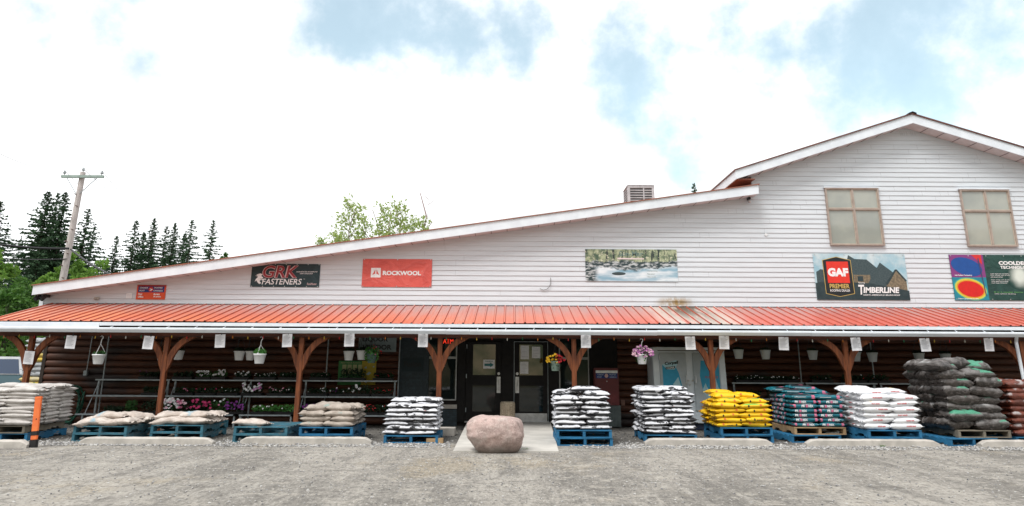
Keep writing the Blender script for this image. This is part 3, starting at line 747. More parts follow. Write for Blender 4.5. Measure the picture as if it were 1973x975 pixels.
# post office sign
ORG_S = flat('orange_red_sign', (.62, .075, .02)); NAVY = flat('navy_sign', (.012, .035, .17))
r, bd = board_thing('sign', 'small orange red Canada Post sign with blue band', 'sign', 263, 549, 319, 577, ORG_S, .012, 'panel')
bd.poly('top_band', [(.0,.90),(1,.90),(1,1),(0,1)], flat('dark_red_sign', (.28, .02, .02)), 1)
bd.polys('blue_band', [[(.05,.49),(.95,.49),(.95,.685),(.05,.685)], [(.05,.70),(.95,.70),(.95,.89),(.05,.89)]], NAVY, 1)
for t_, x0_, z0_, x1_ in (('CANADA', .10, .75, .38), ('POST', .10, .55, .28), ('POSTES', .60, .75, .88), ('CANADA', .58, .55, .90)): bd.text(t_, x0_, z0_, x1_, z0_ + .10, W_INK, .02, .1, 2)
bd.ell('roundel', .49, .69, .085, .17, flat('roundel_red', (.50, .03, .03)), 2); bd.polys('wing_mark', [[(.43,.77),(.555,.70),(.50,.60),(.45,.60),(.49,.68)], [(.44,.66),(.49,.66),(.47,.62)]], W_INK, 3)
for t_, x0_, z0_, x1_ in (('Post', .07, .30, .21), ('Office', .07, .12, .26), ('Bureau', .60, .30, .81), ('de poste', .60, .12, .86)): bd.text(t_, x0_, z0_, x1_, z0_ + .13, W_INK, .03, .12, 2)
r, bd = board_thing('notice_plate', 'small white plate left of the orange red post sign', 'plate', 243, 565, 254, 575, M_WHITE, .008, 'panel')
bd.polys('printed_rule', [[(.15,z_),(.85,z_),(.85,z_+.05),(.15,z_+.05)] for z_ in (.25,.5,.75)], flat('pale_grey_ink', (.5,.5,.52)), 1)
# small fittings on the wall
p = at(186, 575, YW - .03); r = thing('junction_box', 'grey beige junction box above the porch roof left end', 'box', p)
b = MB(); b.box((p.x - .055, YW - .075, p.z - .03), (p.x + .045, YW - .015, p.z + .03)); b.build('housing', mat('beige_plastic', (.45, .43, .38)), r, bevel=.012)
b = MB(); b.cyl((p.x + .055, YW - .05, p.z - .035), (p.x + .055, YW - .05, p.z + .03), .02, .025, 10); b.build('sensor', mat('beige_plastic', (.45, .43, .38)), r)
p = at(83, 570, YW - .2); r = thing('floodlight', 'twin head floodlight under the eave at left wall corner', 'light', p)
b = MB(); b.box((p.x - .02, p.y, p.z - .03), (p.x + .08, p.y + .16, p.z + .06)); b.build('bracket', M_BLKPL, r)
for dx_ in (-.05, .09):
    b = MB(); b.cyl((p.x + dx_, p.y, p.z), (p.x + dx_ - .03, p.y - .14, p.z - .09), .035, .065, 12); hd_ = b.build('lamp_head', M_BLKPL, r)
    b = MB(); b.cyl((p.x + dx_ - .03, p.y - .141, p.z - .0905), (p.x + dx_ - .032, p.y - .146, p.z - .094), .055, .055, 12); b.build('lens', M_GLASS, hd_)
p = at(1444, 385, YW - .12); r = thing('security_camera', 'small dome security camera below lower roof end', 'camera', p)
b = MB(); b.cyl((p.x, YW - .02, p.z + .04), (p.x, YW - .14, p.z + .04), .04, .035, 12); b.build('mount', M_BLKPL, r)
b = MB(); b.lathe([(.002, -.055), (.035, -.04), (.05, -.005), (.045, .03), (.002, .04)], (p.x, YW - .11, p.z - .03), 14); b.build('housing', M_ALU, r, True)
p = at(1476, 452, YW - .03); b = MB(); Mx = Matrix.Translation(p) @ Matrix.Rotation(R(35), 4, 'Y')
b.box((-.035, -.006, -.035), (.035, .012, .035), 0, Mx); o_ = b.build('wall_plate', M_WHITE, None, bevel=.003); tag(o_, 'tiny tilted white plate on clapboards left of upper window', 'plate')
b = MB(); pts = [at(a_, c_, YW - .04) for a_, c_ in ((1061, 535), (1061, 545), (1059, 552), (1054, 557), (1047, 559), (1040, 556))]
b.tube(pts, .007, 6); tag(b.build('loose_cable', mat('grey_cable', (.13, .125, .125))), 'loose grey cable end curling out of the clapboards', 'cable')
# rooftop air conditioner
ac0, ac1 = at(1211, 385, 18.6), at(1260, 385, 18.6); zt = at(1235, 356, 18.6).z; acz = shed(ac0.x) + .02
r = thing('air_conditioner', 'grey box air conditioner standing on the lower roof', 'air conditioner', ((ac0.x + ac1.x) / 2, 18.9, acz))
acw = ac1.x - ac0.x
b = MB(); b.box((ac0.x, 18.6, acz), (ac1.x, 18.6 + acw, zt - .05)); b.build('coil_core', mat('coil_grey', (.10, .105, .11)), r)
b = MB()
for i in range(9):
    z_ = acz + .12 + (zt - acz - .22) * i / 8; b.box((ac0.x - .012, 18.585, z_), (ac1.x + .012, 18.6 + acw + .015, z_ + .022))
b.build('louvre', mat('pale_grey_enamel', (.50, .50, .52)), r)
b = MB()
for xx in (ac0.x - .02, ac1.x - .05, (ac0.x + ac1.x) / 2 + .06):
    for yy in (18.58, 18.6 + acw - .05): b.box((xx, yy, acz), (xx + .07 if xx != (ac0.x + ac1.x) / 2 + .06 else xx + .03, yy + .07, zt - .05))
b.box((ac0.x - .02, 18.575, zt - .09), (ac1.x + .02, 18.63, zt - .05))
b.build('casing', mat('pale_grey_enamel', (.50, .50, .52)), r)
b = MB(); b.box((ac0.x - .03, 18.57, zt - .05), (ac1.x + .03, 18.6 + acw + .03, zt)); b.build('top_panel', mat('pale_grey_enamel', (.50, .50, .52)), r, bevel=.02)

# ------------------------------------------------------------------ sacks and pallets
def sack_mesh(name, Lx, Wy, T, m, seed, bend=.012, puff=.48, extra=None):
    """two-sided pillow with pinched corners; local origin at its underside centre"""
    rn = random.Random(seed); from mathutils import noise as mn
    nu, nv = 18, 13; off = Vector((rn.random() * 50, rn.random() * 50, 0)); vs, fs = [], []
    def P(u, v, s):
        e = max(0, (1 - abs(u) ** 3.2)) * max(0, (1 - abs(v) ** 3.6)); t = .006 + T / 2 * e ** puff
        x = u * Lx / 2 * (1 - .045 * (1 - v * v)); y = v * Wy / 2 * (1 - .035 * (1 - u * u))
        d = mn.fractal(Vector((x * 7, y * 7, s * 3)) + off, 1, 2, 3) * bend * (e ** .3)
        wr = mn.noise(Vector((x * 22, y * 9, s * 5)) + off) * bend * .35
        zc = mn.noise(Vector((x * 3, y * 3, 9)) + off) * bend * 1.3 - bend * .6 * abs(u) ** 2 * mn.noise(Vector((u * 2, off.x, 1)))
        wr += math.sin(v * 9 + off.x) * math.cos(v * 15 + off.y) * abs(u) ** 4 * T * .10 * (e ** .2) + mn.noise(Vector((x * 40, y * 34, s * 9)) + off) * bend * .16
        return Vector((x, y, T / 2 + s * t + zc + (d + wr) * s))
    for s in (1, -1):
        for j in range(nv):
            for i in range(nu):
                vs.append(P(math.sin((-1 + 2 * i / (nu - 1)) * math.pi / 2) * .5 + (-1 + 2 * i / (nu - 1)) * .5, math.sin((-1 + 2 * j / (nv - 1)) * math.pi / 2) * .6 + (-1 + 2 * j / (nv - 1)) * .4, s))
    n = nu * nv
    for j in range(nv - 1):
        for i in range(nu - 1):
            a = j * nu + i; fs.append((a, a + 1, a + nu + 1, a + nu)); fs.append((n + a, n + a + nu, n + a + nu + 1, n + a + 1))
    ring = [i for i in range(nu)] + [j * nu + nu - 1 for j in range(1, nv)] + [(nv - 1) * nu + i for i in range(nu - 2, -1, -1)] + [j * nu for j in range(nv - 2, 0, -1)]
    for a, b in zip(ring, ring[1:] + ring[:1]): fs.append((b, a, n + a, n + b))
    for sg in (-1, 1):          # the sewn flap at either end
        i0 = len(vs); fl = Lx * rn.uniform(.035, .06)
        for k in range(nv):
            c_ = vs[k * nu + (nu - 1 if sg > 0 else 0)]; w1_ = math.sin(k * 1.7 + off.x) * .010 + rn.uniform(-.006, .006) - .008
            vs.append(c_ + Vector((sg * fl * rn.uniform(.8, 1.15), (c_.y) * .03, w1_))); vs.append(Vector(c_))
        for k in range(nv - 1): fs.append((i0 + 2*k, i0 + 2*k + 1, i0 + 2*k + 3, i0 + 2*k + 2))
    me = bpy.data.meshes.new(name); mi = [0] * len(fs); mats = [m]
    if extra:
        for body, u0, u1, z0, z1, em, dome in extra:
            if em not in mats: mats.append(em)
            k = mats.index(em)
            if body == 'dot':
                tv = [(.5, .5)] + [(.5 + .5 * math.cos(i * math.pi / 8), .5 + .5 * math.sin(i * math.pi / 8)) for i in range(16)]; tf = [(0, i + 1, (i + 1) % 16 + 1) for i in range(16)]
            elif body == 'bar':
                tv = [(i / 6, j) for j in (0, .5, 1) for i in range(7)]; tf = [(j*7+i, j*7+i+1, (j+1)*7+i+1, (j+1)*7+i) for j in (0, 1) for i in range(6)]
            else: tv, tf = text_geo(body, .05)
            i0 = len(vs)
            for a, c in tv:
                x = (u0 + (u1 - u0) * a) * Lx / 2; zz = (z0 + (z1 - z0) * c) * T / 2
                if dome:        # lies on top: a runs along, c across
                    vv_ = z0 + (z1 - z0) * c; q_ = P(u0 + (u1 - u0) * a, vv_, 1); vs.append(q_ + Vector((0, 0, .004)))
                else:
                    uu = min(.97, abs(x) / (Lx / 2)); e = ((max(0, abs(zz) - .006)) / (T / 2)) ** (1 / puff) / max(.05, 1 - uu ** 3.2)
                    v_ = max(0, 1 - e) ** (1 / 3.6); pp = P(x / (Lx / 2), -v_, 1 if zz > 0 else -1)
                    vs.append(Vector((x, pp.y - .007, T / 2 + zz)))
            fs += [tuple(i0 + k_ for k_ in f) for f in tf]; mi += [k] * len(tf)
    me.from_pydata(vs, [], fs)
    for mm in mats: me.materials.append(mm)
    me.polygons.foreach_set('material_index', mi); me.polygons.foreach_set('use_smooth', [True] * len(fs)); me.update()
    return me
def sack_mat(name, base, dark, patches=(), rough=.5, speck=0, bump=.5, tint=.12, bscale=18):
    """patches: (colour, noise scale, lo, hi, stretch, z window)"""
    q = NB(name); rnd = q.rand(); k = q.n('ShaderNodeVectorMath'); k.operation = 'ADD'; q.l(q.coord(), k.inputs[0])
    cv = q.n('ShaderNodeCombineXYZ'); q.l(q.math('MULTIPLY', rnd, 37.0), cv.inputs[0]); q.l(q.math('MULTIPLY', rnd, 11.0), cv.inputs[1]); q.l(cv.outputs[0], k.inputs[1]); vec = k.outputs[0]
    c = q.mix(q.ramp(q.noise(6, 5, .6, vec), .35, .7), base, dark)
    xs = q.sep()
    for (pc, sc, lo, hi, stv, zw) in patches:
        mp = q.n('ShaderNodeMapping'); q.l(vec, mp.inputs[0]); mp.inputs['Scale'].default_value = stv
        f = q.ramp(q.noise(sc, 3, .5, mp.outputs[0]), lo, hi)
        if zw: f = q.math('MULTIPLY', f, q.ramp(xs[2], zw[0], zw[1]))
        c = q.mix(f, c, pc)
    if speck: c = q.mix(q.ramp(q.noise(60, 4, .7, vec), .42, .62, 0, speck), c, dark)
    c = q.mix(q.math('MULTIPLY', q.math('SUBTRACT', rnd, .2, ), tint), c, dark)
    q.bump(q.math('ADD', q.noise(bscale, 5, .62, vec, 1.0), q.math('MULTIPLY', q.noise(bscale * 3.5, 3), .3)), bump, .02)
    return q.done(c, rough, 0, .4)
def worn(name, a, b, wood, amt):
    q = NB(name); c = q.mix(q.ramp(q.noise(3, 5, .6), .35, .65), a, b)
    c = q.mix(q.ramp(q.noise(7, 7, .72, q.coord(scale=(1, .35, 2))), amt, amt + .06), c, wood); c = q.mix(q.ramp(q.noise(2.2, 5, .6), .56, .72, 0, .6), c, (.10, .095, .085))
    q.bump(q.noise(24, 5, .7, q.coord(scale=(.4, 1, 2))), .5, .006); return q.done(c, .8)
M_PBLUE = worn('blue_pallet_paint', (.020, .165, .33), (.014, .10, .20), (.20, .18, .15), .60)
M_PTEAL = worn('faded_teal_pallet_paint', (.045, .175, .24), (.03, .105, .145), (.22, .21, .18), .565)
M_PWOOD = mat('bare_pallet_wood', (.40, .27, .145), (.28, .185, .10), 4, .85, .25, .004, 20)
M_PGREY = mat('grey_pallet_wood', (.22, .19, .145), (.14, .125, .10), 4, .85, .25, .004, 20)
def make_pallet(w, d, m, label, group='pallets under the sacks'):
    """origin: middle of the underside; h .14"""
    r = thing('pallet', label, 'pallet', (0, 0, 0), group)
    for i in range(3):
        x0 = -w / 2 + (w - .05) * i / 2; b = MB()
        if i != 1:
            pf_ = [(-d/2,.018),(d/2,.018),(d/2,.118),(-d/2,.118)]
            prof_ = [(-d/2+.005,.018),(-d/2+.16,.018),(-d/2+.19,.055),(-d/2+.40,.055),(-d/2+.43,.018),(d/2-.43,.018),(d/2-.40,.055),(d/2-.19,.055),(d/2-.16,.018),(d/2-.005,.018),(d/2-.005,.118),(-d/2+.005,.118)]
            n = len(prof_); vs = [(x0, y, z) for y, z in prof_] + [(x0 + .05, y, z) for y, z in prof_]
            b.add(vs, [tuple(range(n)), tuple(range(2*n-1, n-1, -1))] + [((k+1) % n, k, n+k, n+(k+1) % n) for k in range(n)])
        else: b.box((x0, -d/2+.005, .018), (x0 + .05, d/2-.005, .118))
        b.build('stringer', m, r)
    n = 7; bw_ = .105
    for i in range(n):
        y0 = -d/2 + (d - bw_) * i / (n - 1); b = MB(); b.box((-w/2, y0, .1195), (w/2, y0 + bw_, .137)); b.build('deck_board', m, r)
    for i in range(3):
        y0 = -d/2 + (d - bw_) * i / 2; b = MB(); b.box((-w/2, y0, 0), (w/2, y0 + bw_, .0165)); b.build('bottom_board', m, r)
    return r
PROT = {}
def pallet(key, m, x, y, z, rz, label, w=1.02, d=1.2):
    if key not in PROT:
        o = PROT[key] = make_pallet(w, d, m, label)
    else: o = copy_tree(PROT[key]); o['label'] = label
    o.location = (x, y, z); o.rotation_euler = (0, 0, rz); ORG[o.name] = Vector((x, y, z)); return o
ORD = ['bottom', 'second', 'third', 'fourth', 'fifth', 'sixth', 'seventh', 'eighth', 'ninth', 'tenth', 'eleventh', 'twelfth']
def lay(name, cat, me_list, loc, rz, label, group, sc=(1, 1, 1), rn=random, tilt=0):
    o = bpy.data.objects.new(name, rn.choice(me_list)); COL.objects.link(o)
    o.location = loc; o.rotation_euler = (rn.uniform(-tilt, tilt), rn.uniform(-tilt, tilt), rz); o.scale = (sc[0] * rn.uniform(.975, 1.02), sc[1] * rn.uniform(.96, 1.04), sc[2] * rn.uniform(.93, 1.08)); ORG[o.name] = Vector(loc)
    return tag(o, label, cat, group)
def stack(look, where, group, front_me, side_me, xc, yf, z0, n, dz, side, w=1.02, d=1.2, jit=.014, tilt=.02, top_off=None, name='soil_bag', cat='bag', rag=.0, seed=1, ext_top=None, shear=0, Lref=.51, Wref=.40):
    """n layers of two sacks across the front, two behind along the visible side; top layers are full"""
    rn = random.Random(seed); hw = w / 2
    for k in range(n):
        z = z0 + k * dz; sh = rn.uniform(-jit, jit) + shear * k; lab = ORD[k] + ' layer up' if k else 'bottom layer'
        top = k >= n - 1
        if top: lab = 'top layer'
        cols = [(-1, 'left'), (1, 'right')]
        off = (.05 if k % 2 else -.05)
        for sx_, nm in cols:
            if top_off and (k, nm) in top_off: continue
            wl = hw - sx_ * off
            x = xc + sh + sx_ * hw - sx_ * wl / 2 + rn.uniform(-jit, jit)
            y = yf + Wref / 2 + rn.uniform(-jit, jit)
            lay(name, cat, front_me, (x, y, z + rn.uniform(-.003, .003)), rn.uniform(-.035, .035), f'{look}, {lab}, front {nm}, {where}', group, (wl / Lref * 1.04, 1, 1), rn, tilt)
        dd = (d - Wref) / 2
        for j, jn in enumerate(('middle', 'rear')):
            sides = [(side, 'right' if side > 0 else 'left')]
            if top: sides.append((-side, 'left' if side > 0 else 'right'))
            for sx_, nm in sides:
                if top_off and (k, nm + jn) in top_off: continue
                x = xc + sh + sx_ * (hw - .25) + rn.uniform(-jit, jit) * 1.5; y = yf + Wref + dd * (j + .5) + rn.uniform(-jit, jit)
                # rotated so the printed long edge looks out over the side
                lay(name, cat, side_me, (x, y, z + rn.uniform(-.003, .003)), (math.pi / 2 if sx_ > 0 else -math.pi / 2) + rn.uniform(-.04, .04), f'{look}, {lab}, {nm} {jn}, {where}', group, (dd / Lref * 1.06, .5 / Wref, 1), rn, tilt)
# --- pallets' places: front edge from the photograph's ground line
def pal_at(pl, pr_, py, z, ymin=13.75, ymax=14.3):
    y = min(ymax, max(ymin, atz((pl + pr_) / 2, py, z).y)); a, b = at(pl, py, y), at(pr_, py, y); return (a.x + b.x) / 2, y, b.x - a.x
M_SACKW = sack_mat('grey_white_woven_sack', (.58, .555, .53), (.40, .37, .35), [((.42, .20, .13), 4, .68, .74, (1, 1, 1), None), ((.14, .28, .22), 3, .72, .76, (1, 1, 1), (.05, .09))], .7, .3, .6, .25, 26)
M_SACKT = sack_mat('stained_tan_sack', (.60, .54, .49), (.40, .335, .29), [((.26, .40, .47), 3, .60, .68, (1, 1, 1), (.05, .10))], .7, .35, .7, .25, 22)
M_SACKB = sack_mat('beige_sack', (.42, .37, .32), (.27, .225, .19), [((.24, .33, .30), 3.5, .62, .7, (1, 1, 1), (.06, .10))], .65, .25, .6, .25, 20)
M_BLKW = sack_mat('white_black_plastic_sack', (.68, .69, .72), (.52, .53, .57), [((.014, .014, .016), 6.0, .565, .58, (.8, 1, 2.0), None), ((.016, .016, .018), 4.0, .34, .38, (1, 1, .3), (.046, .034)), ((.45, .12, .12), 10, .72, .74, (1, 1, 1), (.03, .06))], .33, 0, .9, .1, 12)
M_YEL = sack_mat('yellow_plastic_sack', (.78, .50, .012), (.70, .40, .008), [((.42, .10, .015), 5, .66, .70, (1, 1, 1), (.03, .05)), ((.03, .03, .03), 9, .685, .71, (.6, 1, 2), None), ((.16, .42, .06), 3, .62, .64, (.5, 1.4, 1), (.070, .078))], .35, 0, .4, .05, 12)
M_TEAL = sack_mat('teal_plastic_sack', (.012, .155, .20), (.010, .10, .135), [((.014, .018, .022), 2.2, .42, .48, (1, 1, 1), (.072, .082)), ((.40, .52, .56), 16, .66, .70, (.4, 1, 3), None)], .32, 0, .35, .05, 10)
M_WHT = sack_mat('white_plastic_sack', (.74, .75, .77), (.64, .65, .68), [((.62, .45, .10), 4, .66, .72, (1, 1, 1), (.09, .115)), ((.55, .10, .10), 13, .69, .72, (.5, 1, 2), (.05, .07))], .4, 0, .45, .1, 12)
M_MULCH = sack_mat('clear_mulch_sack', (.060, .050, .045), (.022, .019, .017), [((.13, .115, .11), 18, .48, .70, (1, .35, 1.6), None), ((.19, .18, .175), 5, .40, .62, (1, .5, 1), (.10, .17)), ((.42, .42, .42), 2.2, .55, .62, (1, 1, 1), (.14, .20)), ((.07, .30, .19), 2.6, .56, .585, (1, 1, 1), (.14, .18))], .30, .25, .8, .1, 13)  # mid grey patches on the upper side are plastic sheen painted into the colour
M_RMULCH = sack_mat('red_mulch_sack', (.20, .050, .028), (.07, .022, .015), [((.42, .40, .40), 4, .56, .64, (1, 1, 1), (.06, .12))], .38, .3, .5, .1, 16)
W_PR = flat('sack_white_print', (.70, .72, .74)); P_PR = flat('sack_pink_print', (.58, .16, .26)); R_PR = flat('sack_red_print', (.52, .05, .06)); K_PR = flat('sack_black_print', (.015, .015, .015)); G_PR = flat('sack_green_print', (.09, .40, .10)); O_PR = flat('sack_orange_print', (.62, .12, .03))
ms_w = [sack_mesh('woven_sack', .51, .40, .098, M_SACKW, i, .014) for i in range(4)]
ms_t = [sack_mesh('tan_sack', .62, .48, .125, M_SACKT, 10 + i, .03) for i in range(4)]
ms_b = [sack_mesh('beige_sack', .51, .40, .115, M_SACKB, 20 + i, .018) for i in range(4)]
ms_k = [sack_mesh('white_black_sack', .51, .40, .092, M_BLKW, 30 + i, .016, .42) for i in range(6)]
ms_y = [sack_mesh('yellow_sack', .51, .40, .104, M_YEL, 40 + i, .012, .5, [('dot', .48 - .9 * (i % 2), .60 - .9 * (i % 2), -.5, .45, K_PR, False), ('dot', -.55 + .9 * (i % 2), -.40 + .9 * (i % 2), .0, .7, O_PR, False)] + ([('SOIL MIX', -.2, .3, -.35, .0, K_PR, False)] if i % 3 == 0 else []) + ([('bar', -.55, .55, -.55, -.25, G_PR, True)] if i % 2 else [])) for i in range(4)]
def teal_ex(v):
    if v == 0: return [('PR', -.80, -.52, -.42, .42, W_PR, False), ('dot', -.49, -.30, -.55, .55, P_PR, False), ('MIX', -.27, .12, -.42, .42, W_PR, False), ('bar', .68, .90, -.55, .60, P_PR, False), ('bar', -.7, -.1, -.72, -.62, W_PR, False)]
    if v == 1: return [('PR', -.30, -.02, -.42, .42, W_PR, False), ('dot', .01, .20, -.55, .55, P_PR, False), ('MIX', .23, .62, -.42, .42, W_PR, False), ('bar', -.95, -.74, -.6, .60, P_PR, False), ('bar', -.2, .5, .62, .70, W_PR, False)]
    return [('bar', -.8, .1, -.05, .10, W_PR, False), ('bar', .55, .8, -.6, .7, P_PR, False), ('dot', -.2, .15, -.5, .2, P_PR, True)]
ms_p = [sack_mesh('teal_sack', .51, .40, .102, M_TEAL, 50 + i, .006, .40, teal_ex(i)) for i in range(3)]
ms_v = [sack_mesh('white_sack', .51, .40, .128, M_WHT, 60 + i, .016, .48, [('WASHED SAND' if i % 2 else 'PLAY SAND', -.35 + .3 * (i % 2), .25 + .3 * (i % 2), -.15, .22, R_PR, False)]) for i in range(4)]
ms_m = [sack_mesh('mulch_sack', .55, .46, .225, M_MULCH, 70 + i, .032, .40) for i in range(6)]
ms_r = [sack_mesh('red_mulch_sack', .52, .44, .16, M_RMULCH, 80 + i, .03, .5) for i in range(3)]

# 1 big grey-white stack at the far left, behind the leaning orange post
yl = 13.72; xr_ = at(63, 800, yl).x
w1 = 1.25
pallet('blue', M_PBLUE, xr_ - w1 / 2 + .06, yl + .62, 0, 0, 'blue pallet at the bottom of the far left sack stack')
pallet('grey', M_PGREY, xr_ - w1 / 2, yl + .61, .138, 0, 'weathered grey pallet under far left sacks, resting on a blue one')
stack('grey white sack', 'stack behind orange post', 'sacks in the far left stack', ms_w, ms_w, xr_ - w1 / 2, yl - .02, .276, 10, .066, 1, w1, 1.25, .022, .032, seed=11)
rn = random.Random(5)
for k, (dx_, dy, rz, nm) in enumerate(((-.70, .45, .3, 'left'), (-.30, .35, -.4, 'middle'), (.02 - .22, .75, .2, 'right'))):
    lay('soil_bag', 'bag', ms_w, (xr_ + dx_, yl + dy, .276 + 10 * .066 + .0), rz, f'loose {nm} white sack lying on top of the far left stack', 'sacks in the far left stack', (1.15, 1.15, 1), rn, .07)
# 2, 3 low heaps of tan sacks on teal pallets
def low(pl, pr_, py, label_tail, heap, single=False):
    xc, yf, wd = pal_at(pl, pr_, py, .276)
    pallet('teal', M_PTEAL, xc - .01, yf + .60, 0, .01, 'lower teal pallet ' + label_tail); pallet('teal', M_PTEAL, xc, yf + .61, .139, -.012, 'upper teal pallet ' + label_tail)
    rn = random.Random(int(pl))
    for (dx_, dy, k, rz, nm) in heap:
        lay('soil_bag', 'bag', ms_t, (xc + dx_, yf + dy, .276 + k * .095), rz, nm, 'tan sacks on the teal pallets', (1, 1, 1), rn, .05)
    return xc, yf
low(143, 242, 829, 'right of the orange post', [(-.23, .22, 0, .05, 'stained sack, bottom left front, pallet right of orange post'), (.28, .20, 0, -.08, 'stained sack, bottom right front, pallet right of orange post'), (-.2, .72, 0, 0, 'stained sack, bottom left rear, pallet right of orange post'), (.3, .75, 0, .1, 'stained sack, bottom right rear, pallet right of orange post'), (-.05, .42, 1, .12, 'blue printed sack lying on top, pallet right of orange post'), (.25, .72, .9, -.5, 'blue printed sack, top right, pallet right of orange post')])
low(292, 391, 819, 'in front of the pink flowers', [(-.25, .24, 0, .05, 'flat sack, bottom left front, pallet before pink flowers'), (.25, .24, 0, -.03, 'flat sack, bottom right front, pallet before pink flowers'), (-.22, .7, 0, 0, 'flat sack, bottom left rear, pallet before pink flowers'), (.25, .74, 0, 0, 'flat sack, bottom right rear, pallet before pink flowers'), (-.28, .36, .85, .35, 'sack sloping down, top left, pallet before pink flowers'), (.18, .42, .9, -.06, 'plump sack, top right, pallet before pink flowers'), (.22, .85, .8, .1, 'sack, top rear, pallet before pink flowers')])
# 4 almost empty pallet
low(452, 553, 823, 'holding only one sack', [(-.26, .30, -.1, .08, 'lone tan sack on the corner of the nearly empty pallet')])
# 5 beige sacks
xc, yf, wd = pal_at(580, 677, 826, .276)
pallet('blue', M_PBLUE, xc, yf + .6, 0, .01, 'lower blue pallet under the beige sacks'); pallet('blue', M_PBLUE, xc, yf + .6, .139, -.01, 'upper blue pallet under the beige sacks')
stack('beige sack', 'stack on blue pallet', 'beige sacks in a low stack', ms_b, ms_b, xc, yf, .276, 3, .092, 1, 1.0, 1.18, .016, .03, seed=21)
for k, (dx_, dy, dz, rz, nm) in enumerate(((-.22, .30, 3, .35, 'slumped beige sack, fourth layer, front left of low stack'), (.20, .30, 3, -.1, 'beige sack, fourth layer, front right of low stack'), (-.1, .68, 3.3, .5, 'highest beige sack crowning the low stack'), (.3, .62, 3.05, .05, 'beige sack, fourth layer, right rear of low stack'))):
    lay('soil_bag', 'bag', ms_b, (xc + dx_, yf + dy, .276 + dz * .092), rz, nm, 'beige sacks in a low stack', (1, 1, 1.05), rn, .08)
# 6 black and white sacks left of the walkway
xc, yf, wd = pal_at(741, 840, 838, .139, 13.45, 13.7)
pallet('blue', M_PBLUE, xc, yf + .6, .003, .02, 'blue pallet under black and white sacks left of the walkway', )
stack('black white sack', 'stack left of walkway', 'black and white sacks left of walkway', ms_k, ms_k, xc + .01, yf + .02, .142, 8, .080, 1, .98, 1.15, .026, .038, seed=31, top_off={(7, 'left'), (7, 'right')})
b = MB(); b.box((xc + .30, yf + .02, .001), (xc + .62, yf + .12, .09)); tag(b.build('wood_block', M_PWOOD, None, bevel=.004), 'short wood block beside the pallet left of the walkway', 'wood block')
# 7 right of the walkway
xc, yf, wd = pal_at(1077, 1176, 830, .278, 13.4, 13.7)
pallet('blue', M_PBLUE, xc, yf + .6, .003, .01, 'lower blue pallet right of the walkway'); pallet('blue', M_PBLUE, xc, yf + .6, .142, -.015, 'upper blue pallet right of the walkway')
stack('black white sack', 'stack right of walkway', 'black and white sacks right of walkway', ms_k, ms_k, xc - .01, yf + .02, .28, 8, .085, -1, 1.0, 1.15, .028, .04, seed=41, shear=-.008, top_off={(7, 'left')})
lay('soil_bag', 'bag', ms_k, (xc + .05, yf + .45, .28 + 8 * .085), .06, 'black white sack crowning the stack right of walkway', 'black and white sacks right of walkway', (1.1, 1, 1), rn, .05)
# 8 in front of the ice freezer
xc, yf, wd = pal_at(1244, 1342, 838, .139)
pallet('blue', M_PBLUE, xc, yf + .6, .003, -.01, 'blue pallet under tall sack stack before the ice freezer')
stack('black white sack', 'stack before ice freezer', 'black and white sacks before freezer', ms_k, ms_k, xc, yf + .01, .142, 11, .079, -1, 1.0, 1.15, .028, .038, seed=51, shear=-.003, top_off={(10, 'right')})
# 9 yellow
xc, yf, wd = pal_at(1388, 1489, 824, .277)
pallet('blue', M_PBLUE, xc, yf + .6, .0, .02, 'lower blue pallet under the yellow sacks'); pallet('blue', M_PBLUE, xc, yf + .6, .139, 0, 'upper blue pallet under the yellow sacks')
stack('yellow sack', 'yellow stack', 'yellow sacks by the freezer', ms_y, ms_y, xc - .03, yf, .277, 5, .088, -1, 1.06, 1.18, .022, .04, seed=61)
for (dx_, dy, k, nm) in ((-.28, .25, 5, 'yellow sack with green bar, sixth layer, front left'), (.22, .28, 5, 'yellow sack with green bar, sixth layer, front right'), (-.28, .62, 5, 'yellow sack, sixth layer, left middle'), (.24, .66, 5, 'yellow sack, sixth layer, right middle'), (-.26, .42, 6, 'yellow sack crowning the left half of the yellow stack'), (.22, .7, 6, 'yellow sack, seventh layer, right rear of yellow stack'), (-.25, .85, 6.6, 'yellow sack, highest at rear of yellow stack')):
    lay('soil_bag', 'bag', ms_y[1::2] if k == 5 else ms_y, (xc + dx_, yf + dy, .277 + k * .088), rn.uniform(-.08, .08), nm, 'yellow sacks by the freezer', (1, 1, 1), rn, .05)
# 10 teal
xc, yf, wd = pal_at(1532, 1628, 823, .277)
pallet('blue', M_PBLUE, xc - .18, yf + .52, .0, .10, 'blue pallet askew under the wooden one of the teal stack'); pallet('wood', M_PWOOD, xc, yf + .6, .139, 0, 'bare wooden pallet under the teal sacks')
rn2 = random.Random(71)
for k in range(7):
    z = .277 + k * .086; fl_ = k % 2
    for sx_, nm in ((-1, 'left'), (1, 'right')):
        v = 0 if (k + (sx_ > 0)) % 2 else 1
        if k in (2, 5) and sx_ < 0: v = 0
        if k == 6: v = 2
        lay('soil_bag', 'bag', [ms_p[v]], (xc + sx_ * .252 + rn2.uniform(-.008, .008), yf + .2 + rn2.uniform(-.006, .006), z), rn2.uniform(-.012, .012), f'teal sack, {ORD[k] if k else "bottom"} layer, front {nm}, teal stack', 'teal sacks on the wooden pallet', (1, 1, 1), rn2, .008)
        for j, jn in enumerate(('middle', 'rear')):
            if sx_ > 0 and k < 6: continue
            lay('soil_bag', 'bag', [ms_p[(k + j) % 2]] if k < 6 else [ms_p[2]], (xc + sx_ * .27 + rn2.uniform(-.01, .01), yf + .40 + .39 * (j + .5), z), -math.pi / 2 + rn2.uniform(-.02, .02), f'teal sack, {ORD[k] if k else "bottom"} layer, {nm} {jn}, teal stack', 'teal sacks on the wooden pallet', (.78, 1.2, 1), rn2, .008)
